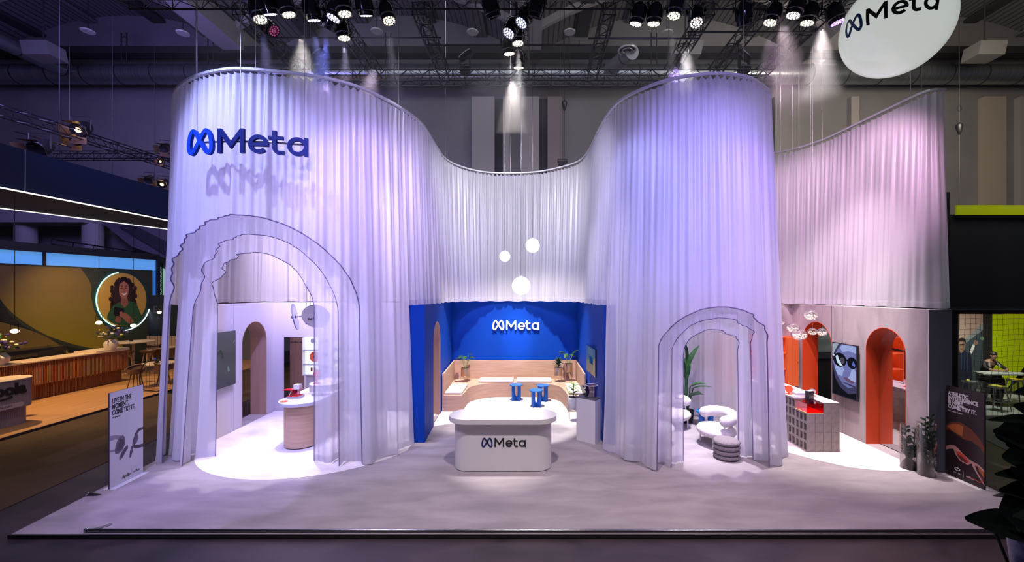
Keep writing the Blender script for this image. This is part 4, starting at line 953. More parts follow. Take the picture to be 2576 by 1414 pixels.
pl([(.0, .58), (.10, .64), (.18, .66), (.26, .62), (.36, .54), (.48, .48), (.56, .46), (.64, .45), (.752, .38), (.752, .34), (.64, .41), (.58, .40), (.62, .30), (.752, .12), (.752, .08), (.64, .22), (.54, .36), (.52, .42), (.44, .36), (.30, .38), (.20, .48), (.16, .58), (.08, .55), (.0, .50)], oC, 4)
pl([(.22, .56), (.30, .56), (.42, .49), (.48, .44), (.43, .38), (.32, .40), (.24, .47)], oD, 5); pl([(.24, .50), (.34, .48), (.44, .42), (.42, .385), (.32, .405), (.25, .46)], mat('print_dark_red', (.12, .03, .02), .5), 6)
pl([(.62, .42), (.752, .34), (.752, .22), (.66, .32)], oA, 5); pl([(.64, .28), (.752, .2), (.752, .14)], oB, 5)
pl([(.42, .10), (.58, .12), (.66, .10), (.752, .16), (.752, .17), (.65, .115), (.58, .135), (.42, .11)], oD, 5)
MB().ribbon(arc2(.24, .19, .05, 0, 360, 24, .028)[:-1], .016, lambda a, b, c: u*a + z*(b+.008) + n*(.003+c), 0, .0005, True).build('emblem', iw, t)
text(t, 'OAKLEY', u*.165 + z*.105 + n*.003, u, z, n, .032, iw, spacing=1.5); pl([(.36, .08), (.363, .08), (.363, .2), (.36, .2)], iw, 2)
text(t, '\u221eMeta', u*.41 + z*.11 + n*.003, u, z, n, .06, iw, sx=.9)

# chrome tube along the front edge and its two small side stubs
fr = thing('edge_tube', 'long dark chrome tube lying along the front edge of the carpet', 'tube', (-7.1, 6.7, 0))
MB().cyl((0, 0, .03), (14.9, -.02, .03), .026, 16).build('tube', mat('dark_chrome', (.30, .29, .31), .22, 1), fr, smooth=True)
MB().ball((0, 0, .032), .034).build('end_ball', M['chrome'], fr, smooth=True); MB().obox((.10, .10, .02), (.62, .78, 0), (-.78, .62, 0), (0, 0, 1), .15, .012, .006).build('flat_bracket', M['steel'], fr)
for (px, py, sx) in ((221, 1243, 1), (2531, 1245, -1)):
    g = G(px, py, .03); t = thing('edge_tube', 'short chrome stub lying on the ' + ('left' if sx > 0 else 'right') + ' edge of the carpet', 'tube', (g.x, g.y, 0))
    MB().ball((0, 0, .035), .034).build('end_ball', M['chrome'], t, smooth=True); MB().tube([(0, 0, .03), (sx*.12, .0, .03), (sx*.24, .01, .015)], [.026, .024, .006], 10).build('tube', mat('dark_chrome2', (.2, .2, .22), .25, 1), t, smooth=True)
# ================================================================ LIGHTING RIG
ZT = 10.5
def truss(a, b, lab, s=.34, name='truss', group=None, m=None):
    a, b = Vector(a), Vector(b); c = (a+b)/2; t = thing(name, lab, 'truss', c, group=group); a = a-c; b = b-c; d = (b-a); L = d.length; d.normalize()
    up = Vector((0, 0, 1)); sd = d.cross(up).normalized(); up = sd.cross(d); m = m or M['black']; h = s/2
    for i in (-1, 1):
        for j in (-1, 1): MB().tube([a + sd*(h*i) + up*(h*j), b + sd*(h*i) + up*(h*j)], .024, 6).build('chord', m, t)
    k = MB(); n = max(2, round(L/s)); st = L/n
    for q in range(n):
        p = a + d*(q*st); p2 = p + d*st; f = 1 if q % 2 else -1
        for i in (-1, 1): k.bar(p + sd*(h*i) - up*(h*f), p2 + sd*(h*i) + up*(h*f), .014); k.bar(p + up*(h*i) - sd*(h*f), p2 + up*(h*i) + sd*(h*f), .014)
        if q % 3 == 0:
            for i in (-1, 1): k.bar(p + sd*(h*i) - up*h, p + sd*(h*i) + up*h, .014); k.bar(p + up*(h*i) - sd*h, p + up*(h*i) + sd*h, .014)
    k.build('bracing', m, t); return t
truss((-9.5, 9.75, ZT+.16), (9.2, 9.75, ZT+.16), 'black box truss across the top of the picture carrying the row of moving lamps')
truss((-8.6, 13.1, ZT), (7.4, 13.1, ZT), 'black box truss running across the hall behind the curtains')
for x, wd in ((-6.95, 'farthest left'), (-4.75, 'second from left'), (-2.7, 'third from left'), (-.25, 'fourth from left, above the central lamps'), (1.82, 'fourth from right'), (4.15, 'third from right'), (5.5, 'second from right'), (6.95, 'farthest right')):
    truss((x, 9.95, ZT+.02), (x, 12.9, ZT+.02), 'black lengthwise truss joining the cross trusses, ' + wd, .28)
MB0 = {}
LED = {'w': emis('led_warm', (1, .86, .66), 5), 'v': emis('led_violet', (.66, .60, 1), 4.5), 'b': emis('led_blue', (.5, .58, 1), 5), 'p': emis('led_pinkish', (1, .80, .84), 4.5), 'u': emis('led_purple', (.48, .2, 1), 5), 'r': emis('led_red', (.6, .1, .3), .6), 'o': M['blackm']}
def lamp_head(px, py, d, kind, lab, zl=10.08, r=.155, Y=None):
    Y = Y or (zl-H)*F/(CY-py); L = P(px, py, Y); d = Vector(d).normalized()
    base = L - d*.30; top = Vector((base.x, base.y, ZT-.05))
    t = thing('moving_lamp', lab, 'stage lamp', top, group='moving lamps hanging from the rig')
    c = base - top; L = L - top
    MB().box(-.13, .13, -.10, .10, -.14, -.0).build('base', M['black'], t)
    MB().box(-.05, .05, -.03, .03, 0, .10).build('clamp', M['black'], t)
    sd = d.cross(Vector((0, 0, 1)));
    if sd.length < .05: sd = Vector((1, 0, 0))
    sd.normalize()
    MB().tube([Vector((0, 0, -.13)), Vector((0, 0, -.17)) + sd*.12, c + sd*.215 + Vector((0, 0, .12)), c + sd*.215], .026, 6).build('yoke_arm', M['black'], t, smooth=True)
    MB().tube([Vector((0, 0, -.13)), Vector((0, 0, -.17)) - sd*.12, c - sd*.215 + Vector((0, 0, .12)), c - sd*.215], .026, 6).build('yoke_arm', M['black'], t, smooth=True)
    MB().lathe([(0, -.14), (.10, -.14), (.17, -.07), (.19, .03), (.19, .20), (.165, .215), (.165, .30), (r+.004, .305), (r-.004, .285), (0, .285)], c=c, n=28, axis=d).build('head', M['glossblack'], t, smooth=True)
    if kind in 'wvbpur':
        X, Yv = frame_to(d); k = MB()
        pts = [(0, 0)] + [(.055*cos(R(a)), .055*sin(R(a))) for a in range(0, 360, 60)] + [(.115*cos(R(a)), .115*sin(R(a))) for a in range(15, 375, 30)]
        for (u, v) in pts:
            q = L - d*.004 + X*u + Yv*v; k.lathe([(0, 0), (.0225, 0), (.018, .008), (0, .012)], c=q, n=8, axis=d)
        k.build('led_cluster', LED[kind], t)
heads = [(655,50,(.3,-.05,-1),'w'),(680,37,(.15,.5,-1),'v'),(727,38,(.3,.2,-1),'w'),(790,52,(.1,.42,-1),'v'),(838,46,(-.3,-.1,-1),'v'),(824,73,(-.6,.4,-1),'v'),(868,36,(.2,.1,-1),'w'),(866,97,(.15,.1,-1),'w'),(921,40,(.05,.5,-1),'v'),(979,53,(.3,-.05,-1),'w'),
 (1311,58,(-.5,-.2,-.9),'b'),(1279,84,(-.4,-.25,-.9),'v'),(1303,110,(.1,.05,-1),'w'),(1281,136,(.1,.2,-1),'w'),(1305,171,(.0,.25,-1),'w'),
 (1599,61,(-.2,.25,-1),'p'),(1644,61,(-.1,.2,-1),'w'),(1695,41,(-.2,.0,-1),'w'),(1752,58,(-.1,-.35,-1),'p'),(1937,58,(-.3,.1,-1),'w'),(1995,40,(-.3,.1,-1),'p'),(2030,59,(-.2,.15,-1),'w'),(2107,57,(.3,.0,-1),'u')]
ords = ['first','second','third','fourth','fifth','sixth','seventh','eighth','ninth','tenth']
nl_ = 0; nc_ = 0; nr_ = 0
kd = {'w': 'warm white', 'v': 'violet', 'b': 'pale blue', 'p': 'pinkish white', 'u': 'purple'}
for px, py, d, k in sorted(heads, key=lambda q: q[0]):
    if px < 1100: lab = f'black moving lamp glowing {kd[k]}, {ords[nl_]} from the left end of the rig'; nl_ += 1
    elif px > 1500: lab = f'black moving lamp glowing {kd[k]}, {ords[nr_]} from the left in the right-hand row'; nr_ += 1
    else: lab = ''
    if lab: lamp_head(px, py, d, k, lab)
for i, (px, py, d, k) in enumerate([q for q in heads if 1100 < q[0] < 1500]):
    lamp_head(px, py, d, k, f'black moving lamp glowing {kd[k]}, {ords[i]} from the top of the central column of lamps')
lamp_head(1243, 44, (.35, .5, -1), 'o', 'unlit black moving lamp just left of the central column of lamps')
lamp_head(1345, 44, (-.3, .5, -1), 'o', 'unlit black moving lamp just right of the central column of lamps')
lamp_head(1872, 62, (.3, .5, -1), 'o', 'unlit black moving lamp between the two lit groups of the right-hand row')
lamp_head(690, 78, (.7, -.1, -.6), 'r', 'moving lamp glowing faint dark red behind the left end of the row', Y=11.0)
def upright(px, py, lab, f=1):
    q = P(px, py, 13.1); t = thing('upright_moving_spotlight', lab, 'stage lamp', (q.x, 13.1, ZT+.18), group='upright moving spotlights on the rear truss')
    bevel(MB().box(-.16, .16, -.13, .13, 0, .16).build('base', M['black'], t), .02)
    for s_ in (-1, 1): MB().box(s_*.15-.02, s_*.15+.02, -.06, .06, .16, .52).build('yoke_arm', M['black'], t)
    MB().lathe([(0, -.2), (.10, -.2), (.13, -.1), (.13, .12), (.10, .26), (0, .26)], c=(0, 0, .5), n=20, axis=(f*.8, -.2, .5)).build('head', M['glossblack'], t, smooth=True)
upright(797, 160, 'black upright spotlight on the rear truss left of the first dip of the curtain'); upright(1170, 160, 'black upright spotlight on the rear truss, left of centre above the valley curtain'); upright(1872, 160, 'black upright spotlight on the rear truss above the right drum', -1)
for (xa, xb, py, Y, lab) in ((650, 1110, 95, 10.5, 'thin black pipe hanging level behind the left lamps'), (1072, 1500, 114, 11.0, 'thin black pipe hanging level across the central lamps'), (1480, 1760, 97, 10.6, 'thin black pipe hanging level, left of the right-hand lamps'), (1730, 2052, 81, 10.3, 'thin black pipe hanging level under the right-hand lamps')):
    a, b = P(xa, py, Y), P(xb, py, Y); t = thing('hanging_pipe', lab, 'pipe', (a+b)/2); MB().tube([(a-b)/2, (b-a)/2], .024, 8).build('pipe', M['black'], t)
    for s_ in (-.4, .4): MB().tube([(b-a)*s_, (b-a)*s_ + Vector((0, 0, ZT-.1-a.z if a.z < ZT-.1 else .2))], .008, 5).build('hanger_wire', M['black'], t)
for i, px in enumerate((962, 1117, 1275, 1392, 1550)):
    q = P(px, 206, 13.1); t = thing('shackle', 'small pale shackle under the rear truss, ' + ords[i] + ' from the left', 'shackle', q)
    MB().tube([(0.03*cos(a), 0, .04*sin(a)-.05) for a in [k*2*pi/12 for k in range(12)]], .008, 5, True).build('ring', M['steel'], t); MB().box(-.018, .018, -.018, .018, 0, .08).build('hook', M['steel'], t)
def wire(px, py, Y, top=17.4, m=None, r=.006, lab='', nm='suspension_wire'):
    q = P(px, py, Y); return tag(MB().tube([(0, 0, 0), (0, 0, top-q.z)], r, 5).build(nm, m or M['steel'], loc=q), lab, 'wire', 'thin wires holding the curtain rails')
for px, Y, lab in ((493, 9.03, 'thin bright wire rising from the far left of the curtain rail'), (643, 8.72, 'thin bright wire rising from the crest of the left drum rail'), (1003, 10.49, 'thin wire rising from the rail where it falls toward the valley'), (1121, 14.6, 'thin wire rising from the left foot of the valley rail'), (1284, 16.27, 'thin wire rising from the lowest point of the valley rail'), (1682, 9.16, 'thin violet-lit wire rising from the left shoulder of the right drum rail'), (1871, 9.02, 'thin wire rising from the crest of the right drum rail'), (2291, 9.95, 'thin wire rising from the short rail, left of the pair near its end'), (2318, 9.75, 'thin wire rising from the short rail, right of the pair near its end')):
    wire(px, CY-(ZR-H)*F/Y, Y, lab=lab)
# hanging black cables with hooks
def cable(px, y0, y1, Y, lab, bag=True):
    a = P(px, y0, Y); b = P(px, y1, Y); t = thing('hoist_chain', lab, 'chain', b); a = a-b
    MB().tube([(0, 0, 0), a], .012, 6).build('chain', M['black'], t)
    zz = a.z*.35
    if bag: MB().lathe([(0, -.45), (.05, -.38), (.13, -.1), (.12, 0), (.03, .08), (0, .12)], c=(0, 0, zz), n=12).build('chain_bag', M['black'], t, smooth=True)
    MB().tube([(.09*cos(k), 0, zz+.7+.12*sin(k)) for k in [i*2*pi/14 for i in range(14)]], .012, 5, True).build('cable_loop', M['black'], t)
cable(2413, -60, 515, 18, 'black hoist chain with a small bag hanging before the grey wall at the far right')
cable(1420, -20, 405, 20, 'black hoist chain hanging above the right end of the valley curtain')
lp = thing('floodlight', 'small black floodlight peeping over the right end of the valley curtain', 'stage lamp', P(1415, 411, 18)); MB().box(-.18, .18, -.1, .1, -.1, .1).build('housing', M['black'], lp); MB().tube([(-.2, 0, 0), (-.2, 0, .18), (.2, 0, .18), (.2, 0, 0)], .02, 6).build('bracket', M['black'], lp); MB().tube([(-.1, 0, .18), (-.1, 0, 17.2-P(1415, 411, 18).z)], .008, 5).build('suspension_wire', M['black'], lp)

# ---- big white globe sign
ball = thing('illuminated_globe_sign', 'large glossy white globe with blue infinity emblem and black word at the upper right', 'sign', (7.74, 9.0, 9.49))
RB = .985
gm = mat('glossy_white_globe', (.35, .36, .34), .12, emit=(.80, .86, .80), es=.58, coat=.5)
MB().ball((0, 0, 0), RB, n=64, m=40).build('globe', gm, ball, smooth=True)
def bmap(s, a0, z0):
    def f(u, v, wv):
        a = a0 + u*s/RB; ph = (z0 + v*s - .019*u)/RB; r = RB + .004 + wv
        return Vector((sin(a)*cos(ph)*r, -cos(a)*cos(ph)*r, sin(ph)*r))
    return f
logo(ball, bmap(.335, R(-96), -.185), mat('deep_blue_print', (.0, .07, .22), .35), mat('black_gloss_print', (.012, .012, .012), .3), .004, bold=1.1)
MB().tube([(0, 0, RB), (0, 0, 6)], .008, 5).build('suspension_wire', M['steel'], ball)

# ================================================================ HALL
YB = 24.3
hw = noisy('hall_wall_paint', (.17, .165, .175), (.20, .195, .205), (.4, .4, .4), .85, 3)
struct(MB().box(-40, 45, YB, YB+.3, -.3, 20), 'wall_rear', hw)
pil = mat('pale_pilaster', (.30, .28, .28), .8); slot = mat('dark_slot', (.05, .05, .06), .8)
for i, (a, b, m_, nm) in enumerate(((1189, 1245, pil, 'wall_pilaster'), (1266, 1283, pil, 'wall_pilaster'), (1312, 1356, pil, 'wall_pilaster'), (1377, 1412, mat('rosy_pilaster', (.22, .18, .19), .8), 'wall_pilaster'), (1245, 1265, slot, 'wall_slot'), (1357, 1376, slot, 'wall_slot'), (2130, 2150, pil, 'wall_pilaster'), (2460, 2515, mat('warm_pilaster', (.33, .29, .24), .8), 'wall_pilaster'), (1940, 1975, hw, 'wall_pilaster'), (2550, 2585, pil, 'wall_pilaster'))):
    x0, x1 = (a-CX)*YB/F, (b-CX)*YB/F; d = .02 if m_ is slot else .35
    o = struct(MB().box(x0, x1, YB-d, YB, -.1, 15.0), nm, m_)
corr = bpy.data.materials.new('corrugated_ceiling'); corr.use_nodes = True; nt = corr.node_tree; b_ = nt.nodes['Principled BSDF']; b_.inputs['Roughness'].default_value = .7
tc = nt.nodes.new('ShaderNodeTexCoord'); wv = nt.nodes.new('ShaderNodeTexWave'); wv.wave_type = 'BANDS'; wv.bands_direction = 'X'; wv.inputs['Scale'].default_value = 1.1
cr = nt.nodes.new('ShaderNodeValToRGB'); cr.color_ramp.elements[0].position = .03; cr.color_ramp.elements[1].position = .2; cr.color_ramp.elements[0].color = (.03, .03, .035, 1); cr.color_ramp.elements[1].color = (.14, .135, .15, 1)
nt.links.new(tc.outputs['Object'], wv.inputs[0]); nt.links.new(wv.outputs[0], cr.inputs[0]); nt.links.new(cr.outputs[0], b_.inputs['Base Color'])
beamm = mat('concrete_beam', (.30, .29, .30), .85)
xs = [-31.2, -15.6, -.1, 15.4, 30.9, 46.4]
def vault(x0, x1, zs, rise, t): x = x0+(x1-x0)*t; return x, zs + rise*(1-(2*t-1)**2)
for a, b in zip(xs, xs[1:]):
    vs = []; n = 16
    for i in range(n+1):
        x, z = vault(a, b, 17.4, 2.4, i/n); vs += [(x, 8, z), (x, YB, z)]
    struct(MB().add(vs, [(2*i, 2*i+1, 2*i+3, 2*i+2) for i in range(n)]), 'ceiling', corr)
    vs = [vault(a, b, 17.4, 2.4, i/n) for i in range(n+1)]
    struct(MB().slab([(x, YB-.05, z) for x, z in vs] + [(b, YB-.05, 17), (a, YB-.05, 17)], (0, 1, 0), .04), 'wall_gable', hw)
    for y in (10.2, 13, 15.8, 18.6, 21.4):
        k = MB()
        for i in range(n):
            (x, z), (x2, z2) = vault(a, b, 17.4, 2.4, i/n), vault(a, b, 17.4, 2.4, (i+1)/n)
            k.slab([(x, y, z-.42), (x2, y, z2-.42), (x2, y, z2-.02), (x, y, z-.02)], (0, 1, 0), .26)
        struct(k, 'ceiling_rib', beamm)
        for i in (3, 6, 10, 13):
            x, z = vault(a, b, 17.4, 2.4, i/n); struct(MB().box(x-.35, x+.35, y+.26, y+2.8, z-.35, z-.2), 'ceiling_panel', mat('dark_ceiling_slot', (.035, .034, .04), .8) if i in (3, 10) else corr)
for x in xs: struct(MB().box(x-.55, x+.55, 6, YB, 16.5, 17.5), 'ceiling_beam', beamm)
galv = noisy('galvanised_spiral_duct', (.20, .23, .25), (.34, .37, .39), (18, .4, .4), .32, 2, .25, 0, .3, .7, metal=.85, bscale=14)
def duct(a, b, r, lab, collars=1.85, m=None, name='air_duct'):
    a, b = Vector(a), Vector(b); t = thing(name, lab, 'duct', (a+b)/2); c = (a+b)/2; a -= c; b -= c; d = (b-a).normalized(); L = (b-a).length
    MB().tube([a, b], r, 28).build('pipe', m or galv, t, smooth=True)
    k = 0; s = collars/2
    while s < L:
        MB().tube([a + d*s, a + d*(s+.05)], r*1.03, 28).build('collar', M['blackm'], t, smooth=True); s += collars
duct((-36, 22.7, 15.6), (40, 22.7, 15.6), .50, 'long silver spiral air duct running across the rear wall')
duct((-25.2, 12, 15.6), (-24.8, 22.2, 15.6), .34, 'silver spiral air duct coming forward at the upper left', m=mat('dark_duct', (.16, .19, .22), .4, .7))
duct(P(1535, 175, 20), P(1590, 130, 18), .32, 'short grey duct ending in a round ceiling outlet', 3, mat('grey_duct', (.20, .21, .23), .5, .5))
ct_ = thing('cable_tray', 'black cable tray lying along the top of the long silver duct', 'cable tray', (2, 22.3, 16.35))
MB().box(-38, 38, -.3, .3, 0, .04).build('tray', M['blackm'], ct_)
for s_ in (-.3, .3): MB().box(-38, 38, s_-.02, s_+.02, 0, .35).build('side_rail', M['blackm'], ct_)
do = thing('ceiling_outlet', 'round slotted air outlet hanging above the right of the valley curtain', 'air outlet', P(1578, 126, 17.8)); MB().tube([(.36*cos(a), .36*sin(a), 0) for a in [k*2*pi/24 for k in range(24)]], .04, 6, True).build('rim', M['silver'], do, smooth=True)
MB().tube([(.2*cos(a), .2*sin(a), -.02) for a in [k*2*pi/20 for k in range(20)]], .03, 6, True).build('inner_ring', M['silver'], do, smooth=True); MB().lathe([(0, .1), (.34, .05)], n=24).build('plate', M['blackm'], do)
for i, (px, py) in enumerate(((221, 80), (460, 85), (948, 80), (1189, 82), (1433, 82), (1678, 84))):
    q = P(px, py, 20); t = thing('hall_lamp', 'unlit round hall lamp under the ceiling, ' + ords[i] + ' from the left', 'lamp', q); MB().lathe([(0, 0), (.26, 0), (.28, .04), (.12, .16), (0, .18)], n=24).build('lamp_body', mat('pale_lamp_dish', (.42, .42, .42), .5), t, smooth=True)
    MB().tube([(0, 0, .15), (0, 0, 18.6-q.z if abs(px-1340) > 200 else 17.0-q.z)], .02, 6).build('stem', M['blackm'], t)
for px, lab in ((90, 'pale loudspeaker box hanging from the ceiling at the upper left'), (1730, 'pale loudspeaker box hanging behind the rig above the right drum'), (2495, 'pale loudspeaker box hanging from the ceiling at the upper right')):
    q = P(px, 118, 19); t = thing('loudspeaker_box', lab, 'loudspeaker', q); s_ = -1 if px < 1300 else 1
    MB().slab([(-.6, 0, -.32), (.6, 0, -.32), (.46 if s_ < 0 else .75, 0, .32), (-.75 if s_ < 0 else -.46, 0, .32)], (0, 1, 0), .8).build('box', mat('pale_box', (.15, .15, .15), .6), t)
    MB().tube([(0, .3, .35), (0, .3, 18.0-q.z)], .03, 6).build('bracket', M['blackm'], t)
for px, lab in ((312, 'first'), (530, 'second'), (976, 'third'), (1425, 'fourth'), (1645, 'fifth')):
    q = P(px, 160, 22.0); t = thing('duct_hanger', f'black ladder-shaped hanger above the long duct, {lab} from the left', 'bracket', q); 
    for x in (-.14, .14): MB().tube([(x, 0, 0), (x, 0, 1.6)], .03, 6).build('upright', M['blackm'], t)
    for z in (.2, .8, 1.4): MB().bar((-.14, 0, z), (.14, 0, z), .03).build('rung', M['blackm'], t)
# ================================================================ LEFT NEIGHBOUR
def onplane(px, py, o, n):
    d = Vector(((px-CX)/F, 1, -(py-CY)/F)); c = Vector((0, 0, H)); n = Vector(n); t = (Vector(o)-c).dot(n)/d.dot(n); return c + d*t
woodfl = wood('orange_oak_floor', (.42, .22, .09), (.52, .29, .13), (7, .6, 1))
struct(MB().prism([(-13.75, 9), (-14.25, 17), (-14.3, 24), (-30, 24), (-30, 9)], -.055, .02), 'neighbour_platform', woodfl)
struct(MB().prism([(-13.73, 9), (-14.23, 17), (-14.25, 17), (-13.75, 9)], -.056, .018), 'trim_3', mat('dark_violet_edge', (.03, .02, .05), .5))
ridged = wood('ridged_brown_wood', (.24, .075, .035), (.36, .125, .06), (1, 5, .4))
bc = thing('wooden_bar_counter', 'long brown ridged wooden bar counter with a pale top on the neighbouring stand', 'counter', (-17.9, 15, 0))
def ridges(y0, y1, x, z0, z1, st=.05, dp=.014, sgn=1):
    vs = []; y = y0; i = 0
    while y < y1: vs += [(x + (dp if i % 4 in (1, 2) else 0)*sgn, y, z0), (x + (dp if i % 4 in (1, 2) else 0)*sgn, y, z1)]; y += st/4 if i % 2 == 0 else st*.25; i += 1
    return MB().add(vs, [(2*k, 2*k+2, 2*k+3, 2*k+1) for k in range(len(vs)//2-1)])
r1 = ridges(-3.4, 3.1, .24, .02, .56); r1.box(-.4, .24, -3.4, 3.1, .02, .56); r1.build('lower_front', ridged, bc)
r2 = ridges(-3.4, 3.25, .38, .56, 1.36); r2.box(-.4, .38, -3.4, 3.25, .56, 1.36); r2.build('upper_front', ridged, bc)
bevel(MB().box(-.5, .42, -3.4, 3.3, 1.36, 1.41).build('bar_top', mat('pale_bar_top', (.62, .48, .36), .4), bc), .01)
MB().box(-.5, .40, 1.9, 3.28, 1.41, 1.47).build('raised_top', mat('pale_bar_top2', (.66, .52, .40), .4), bc)
lc = thing('ribbed_counter', 'lilac-grey ribbed reception counter with rounded end and black lettering at the left edge', 'counter', (-15.2, 11.6, .02))
lil = mat('lilac_grey_laminate', (.30, .26, .36), .5)
def ribbed(x0, x1, y0, y1, z0, z1):
    base = stadium(x0, x1, y0, y1, 30); p = resample([Vector((a, b, 0)) for a, b in base + base[:1]], .0125); n = len(p)-1; c = []
    for i in range(n):
        t = (p[(i+1) % n]-p[i-1]).normalized(); nn = Vector((t.y, -t.x, 0)); c.append(p[i] + nn*(.008 if i % 4 < 2 else -.004))
    return MB().prism([(q.x, q.y) for q in c], z0, z1)
ribbed(-.42, .40, -1.9, .92, 0, .50).build('lower_body', lil, lc); ribbed(-.5, .50, -1.98, 1.02, .50, 1.30).build('upper_body', lil, lc)
bevel(MB().prism(stadium(-.5, .52, -2, 1.04, 20), 1.30, 1.33).build('counter_top', mat('pale_bar_top3', (.62, .50, .38), .4), lc, smooth=True), .006)
tx = text(lc, 'taboola', (.515, .62, .93), (0, 1, 0), (0, 0, 1), (1, 0, 0), .42, M['ink'], align='RIGHT', bold=.02, ext=.004)
MB().ribbon([(-.75+.1*i, .86-.05*sin(pi*i/7)) for i in range(8)], .05, lambda a, b, c: Vector((.515+c, a+.35, b)), 0, .005).build('emblem', M['ink'], lc)
MB().slab([(.50, y, z) for y, z in arc2(.50, .60, .065, -90, 90, 10) + arc2(-.6, .60, .065, 90, 270, 10)], (1, 0, 0), .016).build('name_plate', mat('pale_lilac_plate', (.55, .50, .60), .5), lc)
text(lc, 'SKIMLINKS', (.52, -.12, .575), (0, 1, 0), (0, 0, 1), (1, 0, 0), .085, mat('violet_print', (.12, .08, .2), .5), shear=.2)
MB().slab([(.517, y, z) for y, z in arc2(-.24, .60, .035, 0, 360, 16)[:-1]], (1, 0, 0), .002).build('emblem', M['navy'], lc)
# back wall of that stand with its print
wo = Vector((-21.1, 16.7, 0)); we = Vector((-19.85, 22, 0)); wu = (we-wo).normalized(); wn = Vector((wu.y, -wu.x, 0))
wz = Vector((0, 0, 1)); Lw = (we-wo).length; w0 = wo - wu*4; tot = Lw+4
struct(MB().slab([w0, w0+wu*tot, w0+wu*tot+wz*5.0, w0+wz*5.0], wn, -.15), 'wall_printed', mat('dark_green_print', (.030, .040, .022), .8))
struct(MB().slab([w0+wz*5.0-wn*.1, w0+wu*(tot+.25)+wz*5.0-wn*.1, w0+wu*(tot+.25)+wz*5.55-wn*.1, w0+wz*5.55-wn*.1], wn, -.05), 'light_panel', mat('blue_lightbox', (.1, .25, .5), .5, emit=(.10, .34, .80), es=.75))
struct(MB().slab([w0+wu*tot+wz*.1-wn*.1, w0+wu*(tot+.22)+wz*.1-wn*.1, w0+wu*(tot+.22)+wz*5.0-wn*.1, w0+wu*tot+wz*5.0-wn*.1], wn, -.05), 'light_panel', mat('blue_lightbox2', (.05, .15, .4), .5, emit=(.03, .16, .55), es=.7))
fm = mat('dark_stand_frame', (.012, .014, .02), .6)
struct(MB().slab([w0+wz*5.55+wn*.02, w0+wu*(tot+.3)+wz*5.55+wn*.02, w0+wu*(tot+.3)+wz*5.85+wn*.02, w0+wz*5.95+wn*.02], wn, -.5), 'wall_top_frame', fm)
struct(MB().slab([w0+wu*(tot+.22)+wn*.03, w0+wu*(tot+.36)+wn*.03, w0+wu*(tot+.36)+wz*5.8+wn*.03, w0+wu*(tot+.22)+wz*5.8+wn*.03], wn, -.5), 'wall_side_frame', fm)
q = onplane(111, 640, wo, wn); s_ = (q-wo).dot(wu); struct(MB().slab([wo+wu*(s_-.06)+wz*5.0, wo+wu*(s_+.06)+wz*5.0, wo+wu*(s_+.06)+wz*5.6, wo+wu*(s_-.06)+wz*5.6], wn, .02), 'trim_4', fm)
oliv = bpy.data.materials.new('olive_gradient_print'); oliv.use_nodes = True; nt = oliv.node_tree; b_ = nt.nodes['Principled BSDF']; b_.inputs['Roughness'].default_value = .8
tc = nt.nodes.new('ShaderNodeTexCoord'); sx_ = nt.nodes.new('ShaderNodeSeparateXYZ'); cr = nt.nodes.new('ShaderNodeValToRGB'); nt.links.new(tc.outputs['Generated'], sx_.inputs[0]); nt.links.new(sx_.outputs[2], cr.inputs[0]); nt.links.new(cr.outputs[0], b_.inputs['Base Color'])
cr.color_ramp.elements[0].color = (.34, .27, .01, 1); cr.color_ramp.elements[1].color = (.16, .11, .025, 1); cr.color_ramp.elements[1].position = .75
def wshape(pts, m, lay, parent, name='printed_shape'):
    q = [onplane(a, b, wo, wn) + wn*(.003+lay*.003) for a, b in pts]
    return MB().slab(q, wn, .002).build(name, m, parent, world=True)
pr = thing('wall_print', 'large olive and yellow curved shapes printed across the dark green wall', 'print', wo)
def cb(pts, k=6): return [(q.x, q.y) for q in catmull([(a, b, 0) for a, b in pts], k)]
wshape([(-60, 664), (0, 668), (203, 674)] + cb([(203, 674), (228, 715), (232, 760), (262, 810), (300, 860), (330, 900)]) + [(250, 880), (200, 870)] + cb([(180, 865), (110, 840), (40, 795), (0, 752), (-60, 660)]), oliv, 0, pr)
wshape(cb([(-60, 800), (0, 810), (60, 825), (120, 850), (165, 880), (190, 905)]) + [(190, 1000), (0, 1000), (-60, 1000)], oliv, 1, pr)
wshape(cb([(0, 752), (20, 785), (45, 812), (75, 828), (102, 838)]) + cb([(102, 838), (60, 826), (0, 808)]), mat('black_green_print', (.008, .012, .012), .8), 3, pr)
wshape(cb([(124, 850), (160, 868), (205, 878), (240, 882)]) + [(240, 890), (185, 897)] + cb([(182, 895), (165, 872), (124, 850)]), mat('black_green_print2', (.008, .012, .012), .8), 3, pr)
# ring-framed portrait
rc = onplane(304, 754, wo, wn); rg = thing('ring_portrait', 'round teal-rimmed portrait print of a smiling person with long curly hair and a green shirt', 'picture', rc)
def rp(px, py, lay=0): return onplane(px, py, wo, wn) + wn*(.03+.004*lay) - rc
def ring(cx, cy, rx, ry, n=48): return [(cx+rx*cos(2*pi*i/n), cy+ry*sin(2*pi*i/n)) for i in range(n)]
def rshape(pts, m, lay, name='printed_shape'): return MB().slab([rp(a, b, lay) for a, b in pts], wn, .003).build(name, m, rg)
rshape(ring(304, 754, 72, 77), mat('dark_teal_rim', (.015, .05, .045), .5), 0, 'rim'); rshape(ring(305, 754, 62, 67), mat('ochre_print', (.55, .34, .06), .7), 2, 'backdrop_disc')
MB().tube([rp(a, b, 4) for a, b in ring(304, 754, 63.5, 68.5)[14:36]], .022, 6).build('led_tube', emis('mint_led', (.35, 1, .78), 3.5), rg)
MB().tube([rp(a, b, 4) for a, b in ring(304, 754, 73.5, 78)[0:12]], .018, 6).build('led_tube', emis('white_led', (.75, .95, 1), 5), rg)
